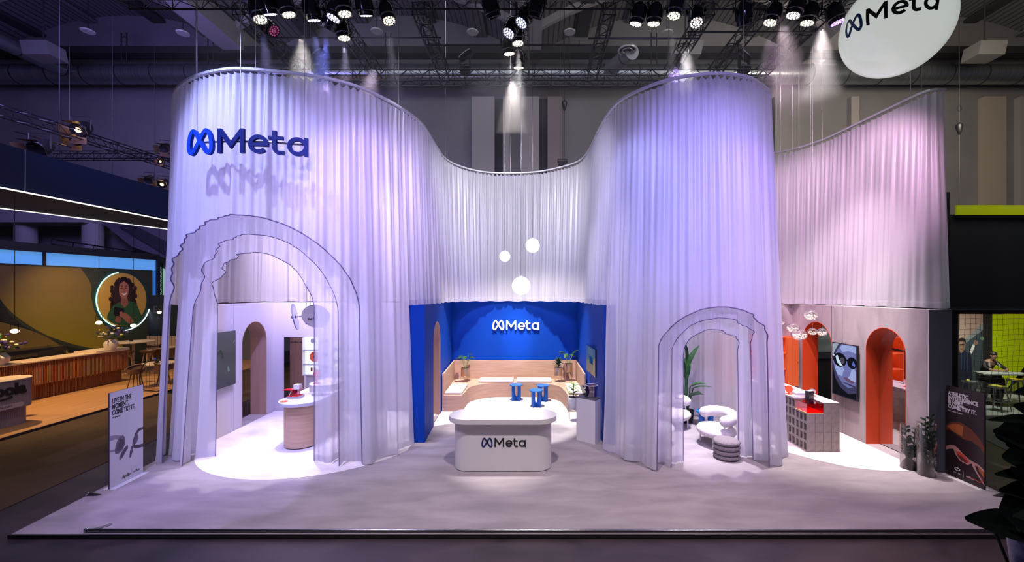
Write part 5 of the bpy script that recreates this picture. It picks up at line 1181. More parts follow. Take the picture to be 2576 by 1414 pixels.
hm_, sk, sk2, gs_ = mat('print_dark_hair', (.025, .008, .010), .8), mat('print_skin', (.26, .10, .07), .8), mat('print_skin_light', (.36, .15, .10), .8), mat('print_green_shirt', (.02, .09, .035), .8)
rshape(cb([(309, 698), (294, 704), (286, 720), (282, 745), (276, 765), (277, 782), (290, 792), (318, 790), (340, 785), (343, 765), (336, 745), (332, 722), (324, 704), (309, 698)]), hm_, 3, 'hair')
for i in range(26):
    a = i*.24 + .3; x = 309+30*cos(a)*(.9+.1*(i % 3)); y = 744+42*sin(a) ; rshape(ring(x, y, 5, 6, 8), hm_, 3, 'hair')
rshape(cb([(318, 756), (340, 764), (350, 785), (355, 800), (340, 812), (318, 819), (290, 816), (268, 802), (275, 780), (288, 766), (304, 758), (318, 756)]), gs_, 4, 'shirt')
rshape([(303, 745), (318, 745), (321, 765), (312, 775), (302, 765)], sk, 5, 'neck')
rshape(cb([(310, 708), (300, 714), (297, 730), (300, 744), (309, 753), (318, 745), (322, 730), (320, 715), (310, 708)]), sk2, 6, 'face')
rshape(cb([(303, 737), (310, 739), (317, 736), (314, 742), (308, 743), (303, 737)]), mat('print_smile', (.75, .66, .6), .7), 7, 'smile')
for x in (304, 315): rshape(ring(x, 725, 2.4, 1.1, 10), hm_, 7, 'eye'); rshape([(x-3.5, 720.5), (x+3.5, 720.5), (x+3, 719), (x-3, 719)], hm_, 7, 'eyebrow')
rshape([(308.5, 727), (311, 727), (312.5, 733), (307.5, 733)], sk, 7, 'nose')
rshape([(286, 772), (310, 776), (308, 797), (292, 800), (283, 790)], mat('print_phone', (.01, .01, .015), .4), 6, 'phone')
rshape(cb([(300, 785), (318, 790), (334, 808), (322, 814), (306, 800), (298, 795)]), sk2, 7, 'hand'); rshape(cb([(290, 795), (302, 798), (300, 812), (286, 808)]), sk, 7, 'hand')
for i in range(4): rshape([(297+3*i, 786+3*i), (304+3*i, 783+3*i), (306+3*i, 786+3*i), (299+3*i, 790+3*i)], sk2, 8, 'finger')
# hanging fascia
fa = thing('hanging_fascia', 'navy curved fascia with white light lines hanging over the neighbouring stand', 'fascia', (-15.1, 14, 6.82))
ny = mat('navy_fascia', (.004, .014, .075), .5); fd = mat('dark_plum_soffit', (.020, .012, .022), .7)
op = [Vector((-15.2, 9, 0)), Vector((-15.15, 12, 0)), Vector((-15.1, 15, 0)), Vector((-15.1, 17.6, 0)), Vector((-15.3, 19.5, 0)), Vector((-16.0, 21.0, 0))]
ip = [Vector((-20.9, 9, 0)), Vector((-19.8, 12, 0)), Vector((-18.8, 14.9, 0)), Vector((-17.8, 17.8, 0)), Vector((-17.1, 19.9, 0)), Vector((-16.9, 21.0, 0))]
ofs = Vector((-15.1, 14, 0)); L0 = Vector((0, 0, 0)); k = MB()
vs = []; 
for p in op: vs += [p-ofs, p-ofs+wz*1.26, p-ofs+Vector((-.12, 0, 1.26)), p-ofs+Vector((-.12, 0, 0))]
k.add(vs, [(4*i+j, 4*i+4+j, 4*i+4+(j+1) % 4, 4*i+(j+1) % 4) for i in range(5) for j in range(4)] + [(0,1,2,3)]); k.build('outer_band', ny, fa)
vs = []
for a, b in zip(op, ip): vs += [a-ofs+wz*.0, b-ofs+wz*.0, b-ofs+wz*.06, a-ofs+wz*.06]
MB().add(vs, [(4*i+j, 4*i+4+j, 4*i+4+(j+1) % 4, 4*i+(j+1) % 4) for i in range(5) for j in range(4)]).build('soffit', fd, fa)
ledm = emis('fascia_led', (1, .93, .86), 3.0)
MB().tube([p-ofs+Vector((.02, 0, -.01)) for p in op], .022, 6).build('light_line', ledm, fa); MB().tube([p-ofs+Vector((0, 0, -.01)) for p in ip], .020, 6).build('light_line', ledm, fa)
for y in (12.55, 16.6): MB().box(-.02+ -.05, .03-.05, y-14, y-14+.02, .02, 1.26).build('seam', mat('pale_seam', (.3, .3, .4), .5), fa)
for y, z in ((13.5, 0), (15.2, 0), (16.9, 0)): MB().tube([(-.06, y-14, 1.26), (-.06, y-14, 7)], .007, 5).build('suspension_wire', M['black'], fa)
truss(P(-60, 258, 14.4), P(440, 418, 21.5), 'black box truss slanting down at the left above the navy fascia', .36); truss(P(125, 392, 20), P(440, 392, 20.5), 'black level truss behind the slanting truss at the left', .34)
truss(P(130, 608, 21), P(345, 640, 23.5), 'small black truss lying above the green printed wall', .25)
pi_ = thing('hanging_pipe', 'thin black pipe sloping below the slanting truss at the left', 'pipe', P(30, 328, 15)); a_ = P(30, 328, 15); MB().tube([(0, 0, 0), P(205, 378, 18)-a_], .025, 8).build('pipe', M['black'], pi_)
def fresnel(px, py, Y, lab, glow=True, s=1.0):
    q = P(px, py, Y); t = thing('fresnel_spotlight', lab, 'stage lamp', q); d = Vector((.25, -.8, -.55))
    MB().lathe([(0, -.30*s), (.15*s, -.28*s), (.19*s, -.1*s), (.19*s, .12*s), (.17*s, .14*s), (0, .10*s)], n=18, axis=d).build('housing', M['black'], t, smooth=True)
    if glow: MB().lathe([(0, .11*s), (.07*s, .12*s), (0, .15*s)], n=14, axis=d).build('lamp_lens', emis('tungsten', (1, .55, .22), 14), t)
    X, Y_ = frame_to(d)
    for k_, (sx, sy) in enumerate(((1, 0), (-1, 0), (0, 1), (0, -1))):
        c = d.normalized()*.14*s + X*sx*.18*s + Y_*sy*.18*s; o_ = X*sx + Y_*sy; w_ = X*sy + Y_*sx
        MB().slab([c-w_*.14*s, c+w_*.14*s, c+w_*.2*s+o_*.12*s+d*.2*s, c-w_*.2*s+o_*.12*s+d*.2*s], o_, .006).build('barn_door', mat('brown_lit_flap', (.10, .055, .03), .5), t)
    MB().tube([X*.21*s, X*.21*s + Vector((0, 0, .35*s)), -X*.21*s + Vector((0, 0, .35*s)), -X*.21*s], .015, 6).build('bracket', M['black'], t)
fresnel(203, 325, 17.4, 'glowing tungsten spotlight with flaps hanging on the slanting truss at the upper left', s=1.5)
fresnel(195, 352, 17.6, 'second tungsten spotlight hanging just below the brightest one at the upper left', s=1.1)
fresnel(410, 462, 19.5, 'glowing tungsten spotlight beside the curtain at the end of the navy fascia', s=1.0)
fresnel(100, 372, 15.5, 'unlit black spotlight lying on the top of the navy fascia near its left end', False, 1.5)
fresnel(375, 452, 19.0, 'unlit black spotlight on the top of the navy fascia near the curtain', False, .9)
fresnel(415, 372, 20.0, 'unlit black spotlight on the level truss beside the curtain', False, 1.0)
fresnel(405, 405, 20.0, 'small glowing spotlight cluster low on the slanting truss beside the curtain', True, .6)
cable(175, 40, 305, 17, 'black chain holding up the slanting truss at the left', False)
# the building seen between fascia and printed wall
mz = mat('white_mezzanine', (.34, .32, .36), .8)
struct(MB().box(-36, -24, 22.5, 24, 7.6, 8.6), 'balcony_slab', mz)
for x in (-27.9, -24.2, -31.5): struct(MB().tube([(x, 23.2, -.1), (x, 23.2, 7.6)], .45, 20), 'column', mz)
a_, b_2 = P(250, 555, 23), P(460, 665, 23); struct(MB().slab([a_, P(470, 560, 23), b_2 + Vector((1, 0, 0)), b_2, P(330, 620, 23)], (0, 1, 0), .4), 'stair_soffit', mat('purple_grey_soffit', (.11, .10, .14), .8))
struct(MB().slab([P(320, 560, 22.9), P(480, 640, 22.9), P(480, 680, 22.9), P(300, 572, 22.9)], (0, 1, 0), .3), 'stair_beam', mat('dark_stair', (.03, .03, .05), .7))
struct(MB().slab([P(398, 670, 23.6), P(440, 690, 23.6), P(440, 758, 23.6), P(398, 758, 23.6)], (0, 1, 0), .05), 'window_1', emis('pale_mint_window', (.45, .75, .65), .55))
ls = thing('lattice_screen', 'black lattice panel standing beside the printed wall near the curtain', 'screen', P(396, 750, 22.6)); k = MB()
for i in range(8):
    for j in (0, 1, 2): z = .02 + i*.23; x = j*.17; k.bar((x-.25, 0, z), (x-.08, 0, z+.23), .02); k.bar((x-.08, 0, z), (x-.25, 0, z+.23), .02)
k.box(-.27, .27, -.01, .01, 0, .03); k.box(-.27, -.24, -.01, .01, -3.5, 1.87); k.box(.24, .27, -.01, .01, -3.5, 1.87); k.box(-.27, .27, -.01, .01, 1.83, 1.87); k.build('lattice', M['black'], ls)
ds = thing('dark_poster_panel', 'dark blue panel with pale unfinished lettering beside the curtain', 'panel', P(415, 835, 21.8)); MB().box(-.9, .9, 0, .08, -.2, 1.9).build('panel_board', mat('dark_blue_panel', (.006, .012, .03), .5), ds)
gp = mat('grey_blue_print', (.09, .10, .13), .5)
text(ds, 'Expe', (-.62, -.01, 1.0), (1, 0, 0), (0, 0, 1), (0, -1, 0), .48, gp); text(ds, 'your us', (-.9, -.01, .55), (1, 0, 0), (0, 0, 1), (0, -1, 0), .42, gp) if 0 else text(ds, "r us", (-.45, -.01, .55), (1, 0, 0), (0, 0, 1), (0, -1, 0), .45, gp)
fw = thing('slatted_fence', 'pale slatted timber screen behind the round tables beside the curtain', 'fence', P(420, 870, 21.4)); 
for i in range(14): MB().box(-1.0+i*.14, -.88+i*.14, -.03, .03, -.6, .5).build('slat', mat('pale_slat', (.34, .25, .20), .6) if i == 0 else bpy.data.materials['pale_slat'], fw)
# warm pendant lamps
for px, py, Y, r, lab in ((37, 833, 13.0, .095, 'nearest glowing pendant lamp in a thin loop, above the brown bar'), (249, 812, 16.0, .098, 'glowing pendant lamp in a thin loop hanging before the left rim of the round portrait'), (336, 819, 17.8, .105, 'glowing pendant lamp hanging at the lower right rim of the round portrait'), (401, 786, 18.8, .085, 'small glowing pendant lamp beside the curtain, before the dark blue panel')):
    q = P(px, py, Y); t = thing('warm_pendant_lamp', lab, 'pendant lamp', q, group='warm pendant lamps over the bar'); MB().ball((0, 0, 0), r, r, r*.7, 20, 12).build('bulb', emis('warm_bulb', (1, .72, .42), 6) if px == 37 else bpy.data.materials['warm_bulb'], t, smooth=True)
    MB().tube([(x*r*1.25, 0, z*r) for x, z in [(-1, 0), (-1, 2.6), (-.8, 3.2), (0, 3.4), (.8, 3.2), (1, 2.6), (1, 0), (.7, -.7), (-.7, -.7)]], .009, 6, True).build('loop_frame', M['black'], t, smooth=True)
    MB().tube([(0, 0, r*3.4), (0, 0, 6.85-q.z)], .008, 5).build('cord', M['black'], t)
# flowers
def bouquet(loc, lab, seed):
    t = thing('flower_vase', lab, 'vase', loc); rnd = random.Random(seed)
    MB().lathe([(0, 0), (.15, 0), (.23, .12), (.24, .25), (.16, .38), (.13, .40), (.14, .42), (.12, .42), (.11, .36), (0, .34)], n=28).build('vase_body', mat('marbled_white_glaze', (.62, .58, .60), .2), t, smooth=True)
    st, g, w_, y, v = MB(), MB(), MB(), MB(), MB()
    for i in range(60):
        a = rnd.random()*6.28; L = .28+.42*rnd.random(); u = rnd.random()**.6; p = Vector((cos(a)*L*u, sin(a)*L*u, .42+L*(1.05-.75*u))); b = Vector((cos(a)*.05, sin(a)*.05, .38)); st.tube([b, p], .004, 4)
        k_ = i % 6
        if k_ < 2: v.ball(p, .05, n=8, m=5)
        elif k_ == 2: w_.ball(p, .055, .055, .04, 9, 6)
        elif k_ == 3: y.ball(p, .03, n=7, m=5)
        else: leaf(g, b.lerp(p, .6), p + Vector((cos(a)*.12, sin(a)*.12, -.04)), .07)
        leaf(g, b.lerp(p, .5), b.lerp(p, .5) + Vector((cos(a+1)*.16, sin(a+1)*.16, .02)), .05)
    st.build('stem', M['leaf'], t); g.build('foliage', M['leaf'], t, smooth=True)
    for nm, mb, c in (('violet_flower', v, (.05, .03, .22)), ('white_flower', w_, (.65, .6, .5)), ('yellow_flower', y, (.55, .4, .04))): tag(mb.build(nm, mat(nm, c, .7), t, smooth=True), kind='stuff')
bouquet((-17.62, 17.6, 1.47), 'white glazed vase of violet and yellow flowers on the far end of the brown bar', 3)
bouquet((-17.72, 14.0, 1.41), 'vase of flowers cut by the left edge of the picture on the brown bar', 8)
cm = thing('coffee_machine', 'long black coffee machine behind the brown bar', 'coffee machine', (-19.0, 15.6, 1.1)); bevel(MB().box(-.35, .35, -1.0, 1.25, -1.08, .62).build('machine_body', M['glossblack'], cm), .03)
MB().box(.35, .37, .3, 1.2, .1, .5).build('front_panel', M['blackm'], cm)
# furniture behind the bar
tt = mat('pale_table_top', (.62, .50, .38), .4); bw = mat('brown_shell', (.12, .065, .045), .5); lw_ = wood('light_wood_leg', (.42, .24, .13), (.5, .3, .17))
def rtable(px, py, Y, r, h, lab):
    x = (px-CX)*Y/F; t = thing('round_table', lab, 'table', (x, Y, .02)); MB().lathe([(0, h-.04), (r, h-.04), (r, h), (0, h)], n=36).build('table_top', tt, t, smooth=True); MB().cyl((0, 0, .02), (0, 0, h-.04), .05, 14).build('pedestal', tt, t, smooth=True); MB().lathe([(0, 0), (.3, 0), (.3, .02), (0, .025)], n=28).build('foot', tt, t)
    c = MB().lathe([(0, 0), (.07, 0), (.08, .14), (.07, .14), (.065, .11), (0, .11)], n=14).build('plant_cup', M['blackm'], smooth=True, loc=(x-.1, Y, h+.02)); tag(c, 'small black plant cup on the ' + lab.split(' standing')[0], 'plant cup')
rtable(335, 858, 20.0, .80, 1.50, 'largest high round pale table standing right of the round portrait'); rtable(409, 884, 21.0, .55, 1.1, 'far high round pale table standing beside the curtain before the slatted screen'); rtable(401, 915, 17.6, .62, .88, 'low round pale table standing behind the black mesh screen')
def shellstool(x, Y, h, lab, hi=True):
    t = thing('bar_stool' if hi else 'tub_chair', lab, 'stool' if hi else 'chair', (x, Y, .02), rnd_.random()*3)
    MB().lathe([(0, h), (.2, h), (.27, h+.05), (.29, h+(.12 if hi else .2)), (.275, h+(.12 if hi else .2)), (.25, h+.07), (.18, h+.03), (0, h+.03)], n=24).build('seat', bw, t, smooth=True)
    if not hi: MB().tube([(.29*cos(R(a)), .29*sin(R(a)), h+.2+.12*sin(R(a))) for a in range(-20, 201, 20)], .03, 8).build('backrest', bw, t, smooth=True); vs = [(.285*cos(R(a)), .285*sin(R(a)), z) for a in range(-10, 191, 20) for z in (h+.15, h+.22+.12*sin(R(a)))]; MB().add(vs, [(2*i, 2*i+2, 2*i+3, 2*i+1) for i in range(len(vs)//2-1)]).build('back_shell', bw, t, smooth=True)
    for a in range(4):
        c, s = cos(a*pi/2+.8), sin(a*pi/2+.8); MB().tube([(.13*c, .13*s, h+.02), (.26*c, .26*s, 0)], [.022, .014], 8).build('leg', lw_ if hi else bw, t, smooth=True)
    if hi: MB().tube([(.2*cos(a), .2*sin(a), .38) for a in [k*pi/8 for k in range(16)]], .01, 5, True).build('footrest', M['black'], t)
rnd_ = random.Random(2)
shellstool(P(372, 0, 19.6).x, 19.6, 1.02, 'bar stool with light wooden legs right of the largest round table'); shellstool(P(318, 0, 19.4).x, 19.4, 1.0, 'bar stool with light wooden legs tucked left of the largest round table'); shellstool(P(385, 0, 21.2).x, 21.2, 1.05, 'bar stool standing farthest back between the two high tables')
shellstool(P(341, 0, 16.6).x, 16.6, .62, 'brown tub chair standing behind the white sign board', False); shellstool(P(412, 0, 17.3).x, 17.3, .62, 'brown tub chair partly hidden by the curtain at the left', False)
ms = thing('mesh_screen', 'black rounded mesh screen on a foot at the edge of the neighbouring floor', 'screen', P(395, 985, 16.2)); k = MB()
ol = [(-.62, .1), (-.66, .6), (-.5, 1.05), (-.1, 1.2), (.8, 1.22), (.8, .05), (-.3, .03)]
MB().tube([(a, 0, b) for a, b in cb(ol + ol[:1], .08)], .022, 8).build('frame', M['black'], ms, smooth=True)
for i in range(14): k.bar((-.6+i*.1, 0, .08), (-.6+i*.1, 0, 1.12 if i > 3 else .8+.1*i), .006)
for i in range(11): k.bar((-.6, 0, .1+i*.1), (.8, 0, .1+i*.1), .006)
k.build('wire_mesh', M['black'], ms); MB().cyl((.1, 0, -.05), (.1, 0, .05), .05, 10).build('foot', M['black'], ms)

# ================================================================ RIGHT NEIGHBOUR
struct(MB().prism([(9.9, 6.0), (12.6, 12.8), (20, 12.8), (20, 3), (12, 3)], -.0595, -.05), 'aisle_carpet', noisy('grey_green_floor', (.045, .055, .05), (.065, .08, .07), (1, 1, 1), .7, 4))
YN = 12.9; dk = mat('dark_teal_panel', (.006, .012, .018), .6)
struct(MB().box(12.75, 20, YN+.05, YN+.2, 3.36, 6.22), 'wall_fascia', dk); struct(MB().box(12.98, 20, YN-.0, YN+.05, 6.20, 6.50), 'trim_5', mat('lime_strip', (.42, .55, .0), .5, emit=(.6, .8, .0), es=.12))
struct(MB().box(12.75, 20, YN-.02, YN+.25, 3.17, 3.36), 'beam', M['black']); struct(MB().box(12.75, 20, YN-.04, YN-.02, 3.29, 3.33), 'trim_6', mat('grey_blue_line', (.06, .09, .11), .5))
struct(MB().box(12.72, 13.02, YN, YN+.25, -.06, 3.2), 'column', M['black']); struct(MB().box(12.7, 12.78, YN, 18, -.06, 6.9), 'wall_side', M['black'])
struct(MB().box(12.8, 22, YN, 18.2, -.06, .06), 'floor_platform', mat('pale_booth_floor', (.40, .44, .40), .5))
YW = 15.6
struct(MB().box(12.8, 22, YW, YW+.1, 0, 3.4), 'wall_back', M['blackm'])
lp_ = thing('lime_wall_panel', 'bright lime-yellow panel behind the net at the right edge', 'panel', P(2540, 1000, YW-.01)); a_ = P(2496, 790, YW-.01) - P(2540, 1000, YW-.01)
MB().box(a_.x, a_.x+4, -.03, 0, .25, a_.z).build('panel_board', mat('lime_panel', (.50, .66, .0), .5, emit=(.6, .8, 0), es=.06), lp_)
MB().slab([(a_.x+.45, -.035, .25), (a_.x+1.0, -.035, .25), (a_.x+2.6, -.035, 3.0), (a_.x+2.6, -.035, 1.9)], (0, -1, 0), .002).build('olive_stripe', mat('olive_stripe', (.24, .30, .0), .5), lp_)
po = thing('player_poster', 'poster behind the net of a person in a dark striped shirt under a stadium roof', 'picture', P(2441, 1000, YW-.01)); pc = P(2441, 1000, YW-.01)
def pp(pts, m, lay, nm='printed_shape'): return MB().slab([P(a, b, YW-.01) - pc + Vector((0, -.003*lay-.004, 0)) for a, b in pts], (0, -1, 0), .002).build(nm, m, po)
pp([(2412, 790), (2472, 790), (2472, 985), (2412, 985)], mat('poster_sky', (.42, .28, .24), .6), 0, 'poster_sheet')
pp([(2424, 855), (2472, 815), (2472, 985), (2412, 985), (2412, 860)], mat('poster_roof', (.05, .07, .09), .6), 1); pp([(2424, 855), (2472, 812), (2472, 830), (2430, 862)], mat('poster_roof_light', (.25, .28, .30), .6), 2)
pp(cb([(2412, 885), (2424, 882), (2438, 890), (2444, 905), (2444, 940), (2440, 985), (2412, 985)]), mat('poster_shirt', (.012, .015, .04), .6), 3, 'shirt')
for x in (2416, 2424, 2432): pp([(x, 886), (x+2.5, 886), (x+2.5, 930), (x, 930)], mat('poster_stripe', (.03, .05, .12), .6) if x == 2416 else bpy.data.materials['poster_stripe'], 4)
pp(cb([(2412, 858), (2418, 856), (2426, 860), (2427, 872), (2423, 883), (2416, 888), (2412, 884)]), mat('poster_face', (.30, .17, .12), .6), 5, 'face'); pp(cb([(2411, 858), (2413, 851), (2422, 850), (2428, 856), (2427, 864), (2424, 859), (2411, 859)]), M['hair'], 6, 'hair')
pp([(2413, 866), (2424, 865), (2424, 867), (2413, 868)], M['hair'], 6, 'eyes'); pp([(2414, 877), (2421, 877), (2420, 879), (2415, 879)], mat('poster_lip', (.14, .05, .05), .6), 6, 'mouth')
pp([(2438, 885), (2446, 866), (2452, 864), (2450, 875), (2443, 890)], M['inkw'], 5, 'sleeve'); pp(cb([(2447, 866), (2450, 857), (2456, 856), (2459, 864), (2453, 868), (2447, 866)]), bpy.data.materials['poster_face'], 6, 'hand')
pp(ring(2469, 852, 5, 5, 16), mat('poster_green', (.15, .3, .15), .6), 4)
nt_ = thing('sports_net', 'knotted sports net hanging across the opening of the right-hand stand', 'net', P(2490, 1045, YN-.03)); c0 = P(2490, 1045, YN-.03); k = MB(); rnd = random.Random(6)
NX, NZ = 22, 19; x0 = P(2411, 0, YN).x - c0.x; step = .165; gz = (P(0, 789, YN).z - c0.z)/NZ
gp_ = [[Vector((x0 + i*step + .02*sin(j*.8+i) + rnd.uniform(-.008, .008), .015*sin(i*.9+j*.5), j*gz + .025*sin(i*.7) - (.0 if j < NZ else 0) + rnd.uniform(-.006, .006))) for j in range(NZ+1)] for i in range(NX)]
for i in range(NX): k.tube(gp_[i], .0045, 4)
for j in range(NZ+1): k.tube([gp_[i][j] for i in range(NX)], .0045, 4)
k.build('net_cord', mat('brown_net_cord', (.10, .06, .04), .8), nt_)
mt = mat('galvanised_stool', (.38, .38, .38), .35, .7); ly = mat('yellow_seat_pad', (.62, .52, .02), .6)
def tolix(px, py, Y, lab, rz=.2, h=.76, pad=True):
    x = (px-CX)*Y/F; t = thing('metal_bar_stool', lab, 'stool', (x, Y, .06), rz, 'metal bar stools behind the net')
    bevel(MB().box(-.17, .17, -.17, .17, h-.05, h).build('seat', mt, t), .015)
    if pad: bevel(MB().box(-.15, .15, -.15, .15, h, h+.025).build('seat_pad', ly, t), .01)
    for sx in (-1, 1):
        for sy in (-1, 1):
            m_ = MB(); a = Vector((sx*.145, sy*.145, h-.04)); b = Vector((sx*.235, sy*.235, 0)); m_.slab([a + Vector((-.045*sx, 0, 0)), a, b, b + Vector((-.025*sx, 0, 0))], (0, -sy, 0), .012); m_.slab([a + Vector((0, -.045*sy, 0)), a, b, b + Vector((0, -.025*sy, 0))], (-sx, 0, 0), .012); m_.build('leg', mt, t)
    for z, r in ((.28, .205), (.30, .205)): MB().tube([(r, r, z), (-r, r, z), (-r, -r, z), (r, -r, z)], .01, 5, True).build('crossbar', mt, t)
tolix(2509, 0, 13.5, 'metal bar stool with yellow pad nearest the net', .25); tolix(2443, 0, 14.3, 'metal bar stool in front of the player poster', .1, pad=False); tolix(2553, 0, 14.6, 'metal bar stool with yellow pad before the lime panel', .3); tolix(2480, 0, 15.0, 'metal bar stool half hidden under the grey table', .6, pad=False)
gt = thing('high_table', 'long pale grey high table behind the net', 'table', (P(2508, 0, 14.2).x, 14.2, .06)); MB().slab([(-.72, -.25, 1.03), (.78, -.38, 1.03), (.86, .12, 1.03), (-.55, .28, 1.03)], (0, 0, 1), .045).build('table_top', mat('pale_grey_top', (.42, .45, .44), .4), gt); MB().box(-.08, .08, -.08, .08, .02, 1.03).build('leg', M['black'], gt); MB().box(-.3, .3, -.3, .3, 0, .02).build('foot', M['black'], gt)
bt = thing('bottle', 'small bottle with a yellow label lying left of the person on a stool', 'bottle', (P(2434, 0, 14.3).x, 14.3, .84)); MB().lathe([(0, -.1), (.035, -.1), (.035, .06), (.014, .1), (.014, .14), (0, .14)], n=16, axis=(1, 0, .1)).build('bottle_body', clear('bottle_plastic', (.8, .9, .9), .2), bt, smooth=True); MB().lathe([(.0365, -.05), (.0365, .04)], n=16, axis=(1, 0, .1)).build('bottle_label', ly, bt)
# seated person
def skinbody(name, nodes, edges, m, parent, root=0):
    me = bpy.data.meshes.new(name); me.from_pydata([n[0] for n in nodes], edges, []); me.materials.append(m); o = bpy.data.objects.new(name, me); COL.objects.link(o); o.parent = parent
    md = o.modifiers.new('skin', 'SKIN'); md.use_smooth_shade = True
    for i, n in enumerate(nodes): r = n[1] if isinstance(n[1], tuple) else (n[1], n[1]); me.skin_vertices[0].data[i].radius = r; me.skin_vertices[0].data[i].use_root = (i == root)
    sb = o.modifiers.new('sub', 'SUBSURF'); sb.levels = 1; sb.render_levels = 2; return o
pe = thing('person', 'person in dark clothes leaning both forearms on the high table behind the net', 'person', (P(2486, 0, 14.75).x, 14.75, .06))
# facing the camera (-Y), leaning forward on the table (top at z 1.07, Y offset -.35)
N_ = [((0, .12, .82), (.15, .12)), ((0, .10, 1.0), (.14, .11)), ((0, .0, 1.22), (.17, .11)), ((0, -.06, 1.36), (.12, .09)), ((0, -.12, 1.43), .055), ((0, -.17, 1.50), .075), ((0, -.18, 1.58), .092), ((0, -.17, 1.66), .075),
      ((-.19, -.05, 1.35), .062), ((-.31, -.18, 1.19), .050), ((-.30, -.36, 1.13), .042), ((-.14, -.46, 1.12), .032), ((-.07, -.48, 1.12), .026),
      ((.19, -.05, 1.35), .062), ((.31, -.18, 1.19), .050), ((.28, -.36, 1.13), .042), ((.12, -.46, 1.12), .032), ((.05, -.48, 1.12), .026),
      ((-.11, .08, .80), .09), ((-.15, -.32, .80), .075), ((-.15, -.30, .42), .055), ((-.15, -.28, .12), .04), ((-.15, -.40, .06), .035),
      ((.11, .08, .80), .09), ((.15, -.32, .80), .075), ((.17, -.28, .42), .055), ((.17, -.24, .12), .04), ((.17, -.36, .06), .035)]
E_ = [(0,1),(1,2),(2,3),(3,4),(4,5),(5,6),(6,7),(3,8),(8,9),(9,10),(10,11),(11,12),(3,13),(13,14),(14,15),(15,16),(16,17),(0,18),(18,19),(19,20),(20,21),(21,22),(0,23),(23,24),(24,25),(25,26),(26,27)]
nf = len(N_)
for s_, hnd in ((-1, 12), (1, 17)):
    for q in range(4):
        a = Vector((s_*(.03-.004*q), -.495-.012+.0*q, 1.125)) + Vector((0, -.0, 0)); b0_ = Vector((s_*.02, -.49+.018*q, 1.12)); b1_ = b0_ + Vector((-s_*.045, -.01, .004)); N_.append((tuple(b0_), .011)); N_.append((tuple(b1_), .009)); E_ += [(hnd, len(N_)-2), (len(N_)-2, len(N_)-1)]
    N_.append(((s_*.05, -.52, 1.13), .011)); N_.append(((s_*.02, -.545, 1.14), .009)); E_ += [(hnd, len(N_)-2), (len(N_)-2, len(N_)-1)]
body = skinbody('body', N_, E_, M['skin'], pe)
jk = [0, 1, 2, 3, 8, 9, 10, 13, 14, 15]; mp_ = {k_: i for i, k_ in enumerate(jk)}
skinbody('jacket', [(N_[k_][0], tuple(r*1.16 for r in (N_[k_][1] if isinstance(N_[k_][1], tuple) else (N_[k_][1],)*2))) for k_ in jk], [(mp_[a], mp_[b]) for a, b in E_ if a in mp_ and b in mp_], mat('black_jacket', (.012, .013, .018), .7), pe)
tr = [0, 18, 19, 20, 21, 23, 24, 25, 26]; mp_ = {k_: i for i, k_ in enumerate(tr)}
skinbody('trousers', [(N_[k_][0], tuple(r*1.15 for r in (N_[k_][1] if isinstance(N_[k_][1], tuple) else (N_[k_][1],)*2))) for k_ in tr], [(mp_[a], mp_[b]) for a, b in E_ if a in mp_ and b in mp_], mat('black_trousers', (.01, .01, .014), .8), pe)
MB().ball((0, -.155, 1.645), .105, .11, .085, 20, 12).build('hair', M['hair'], pe, smooth=True)
for s_ in (-1, 1): MB().slab([(s_*.10, -.12, 1.40), (s_*.15, -.14, 1.38), (s_*.20, -.20, 1.22), (s_*.16, -.2, 1.2)], (0, -1, 0), .02).build('pale_stripe', mat('pale_stripe', (.35, .36, .38), .6) if s_ < 0 else bpy.data.materials['pale_stripe'], pe)
for s_ in (-1, 1): MB().ball((s_*.034, -.268, 1.585), .011, .007, .007, 8, 5).build('eye', M['hair'], pe)
MB().ball((0, -.28, 1.555), .014, .02, .022, 10, 6).build('nose', M['skin'], pe, smooth=True); MB().ball((0, -.262, 1.52), .026, .012, .006, 10, 6).build('mouth', mat('lip', (.2, .07, .06), .5), pe, smooth=True)
MB().ball((-.095, -.17, 1.575), .012, .02, .03, 8, 6).build('ear', M['skin'], pe, smooth=True); MB().ball((.095, -.17, 1.575), .012, .02, .03, 8, 6).build('ear', M['skin'], pe, smooth=True)
# printed banner outside the far orange arch
bn2 = thing('fabric_banner', 'grey-green draped banner with black dots seen through the far orange arch', 'banner', (11.3, 14.6, .0)); vs = []
for i in range(41):
    for j in range(25):
        vs.append((-1.9+i*.095, .05*sin(i*.35+j*.4)+.03*sin(j*.9-i*.2), 1.75+j*.075))
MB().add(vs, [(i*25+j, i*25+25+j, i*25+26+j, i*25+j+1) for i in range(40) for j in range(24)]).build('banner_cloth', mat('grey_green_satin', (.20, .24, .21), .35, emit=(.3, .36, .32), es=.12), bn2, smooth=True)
k = MB()
for i in range(14):
    for j in range(7):
        if (i*7+j*5) % 3: k.lathe([(0, 0), (.05, 0), (0, .004)], c=(-1.8+i*.27+.13*(j % 2), -.10, 2.45+j*.15), n=10, axis=(0, -1, 0))
k.build('dot_print', M['blackm'], bn2); MB().box(-1.95, 1.95, -.05, .1, 1.55, 1.78).build('bottom_rail', M['steel'], bn2); MB().box(-1.95, 1.95, -.02, .1, 0, 1.55).build('lower_panel', mat('dark_slate_panel', (.035, .045, .045), .7), bn2)

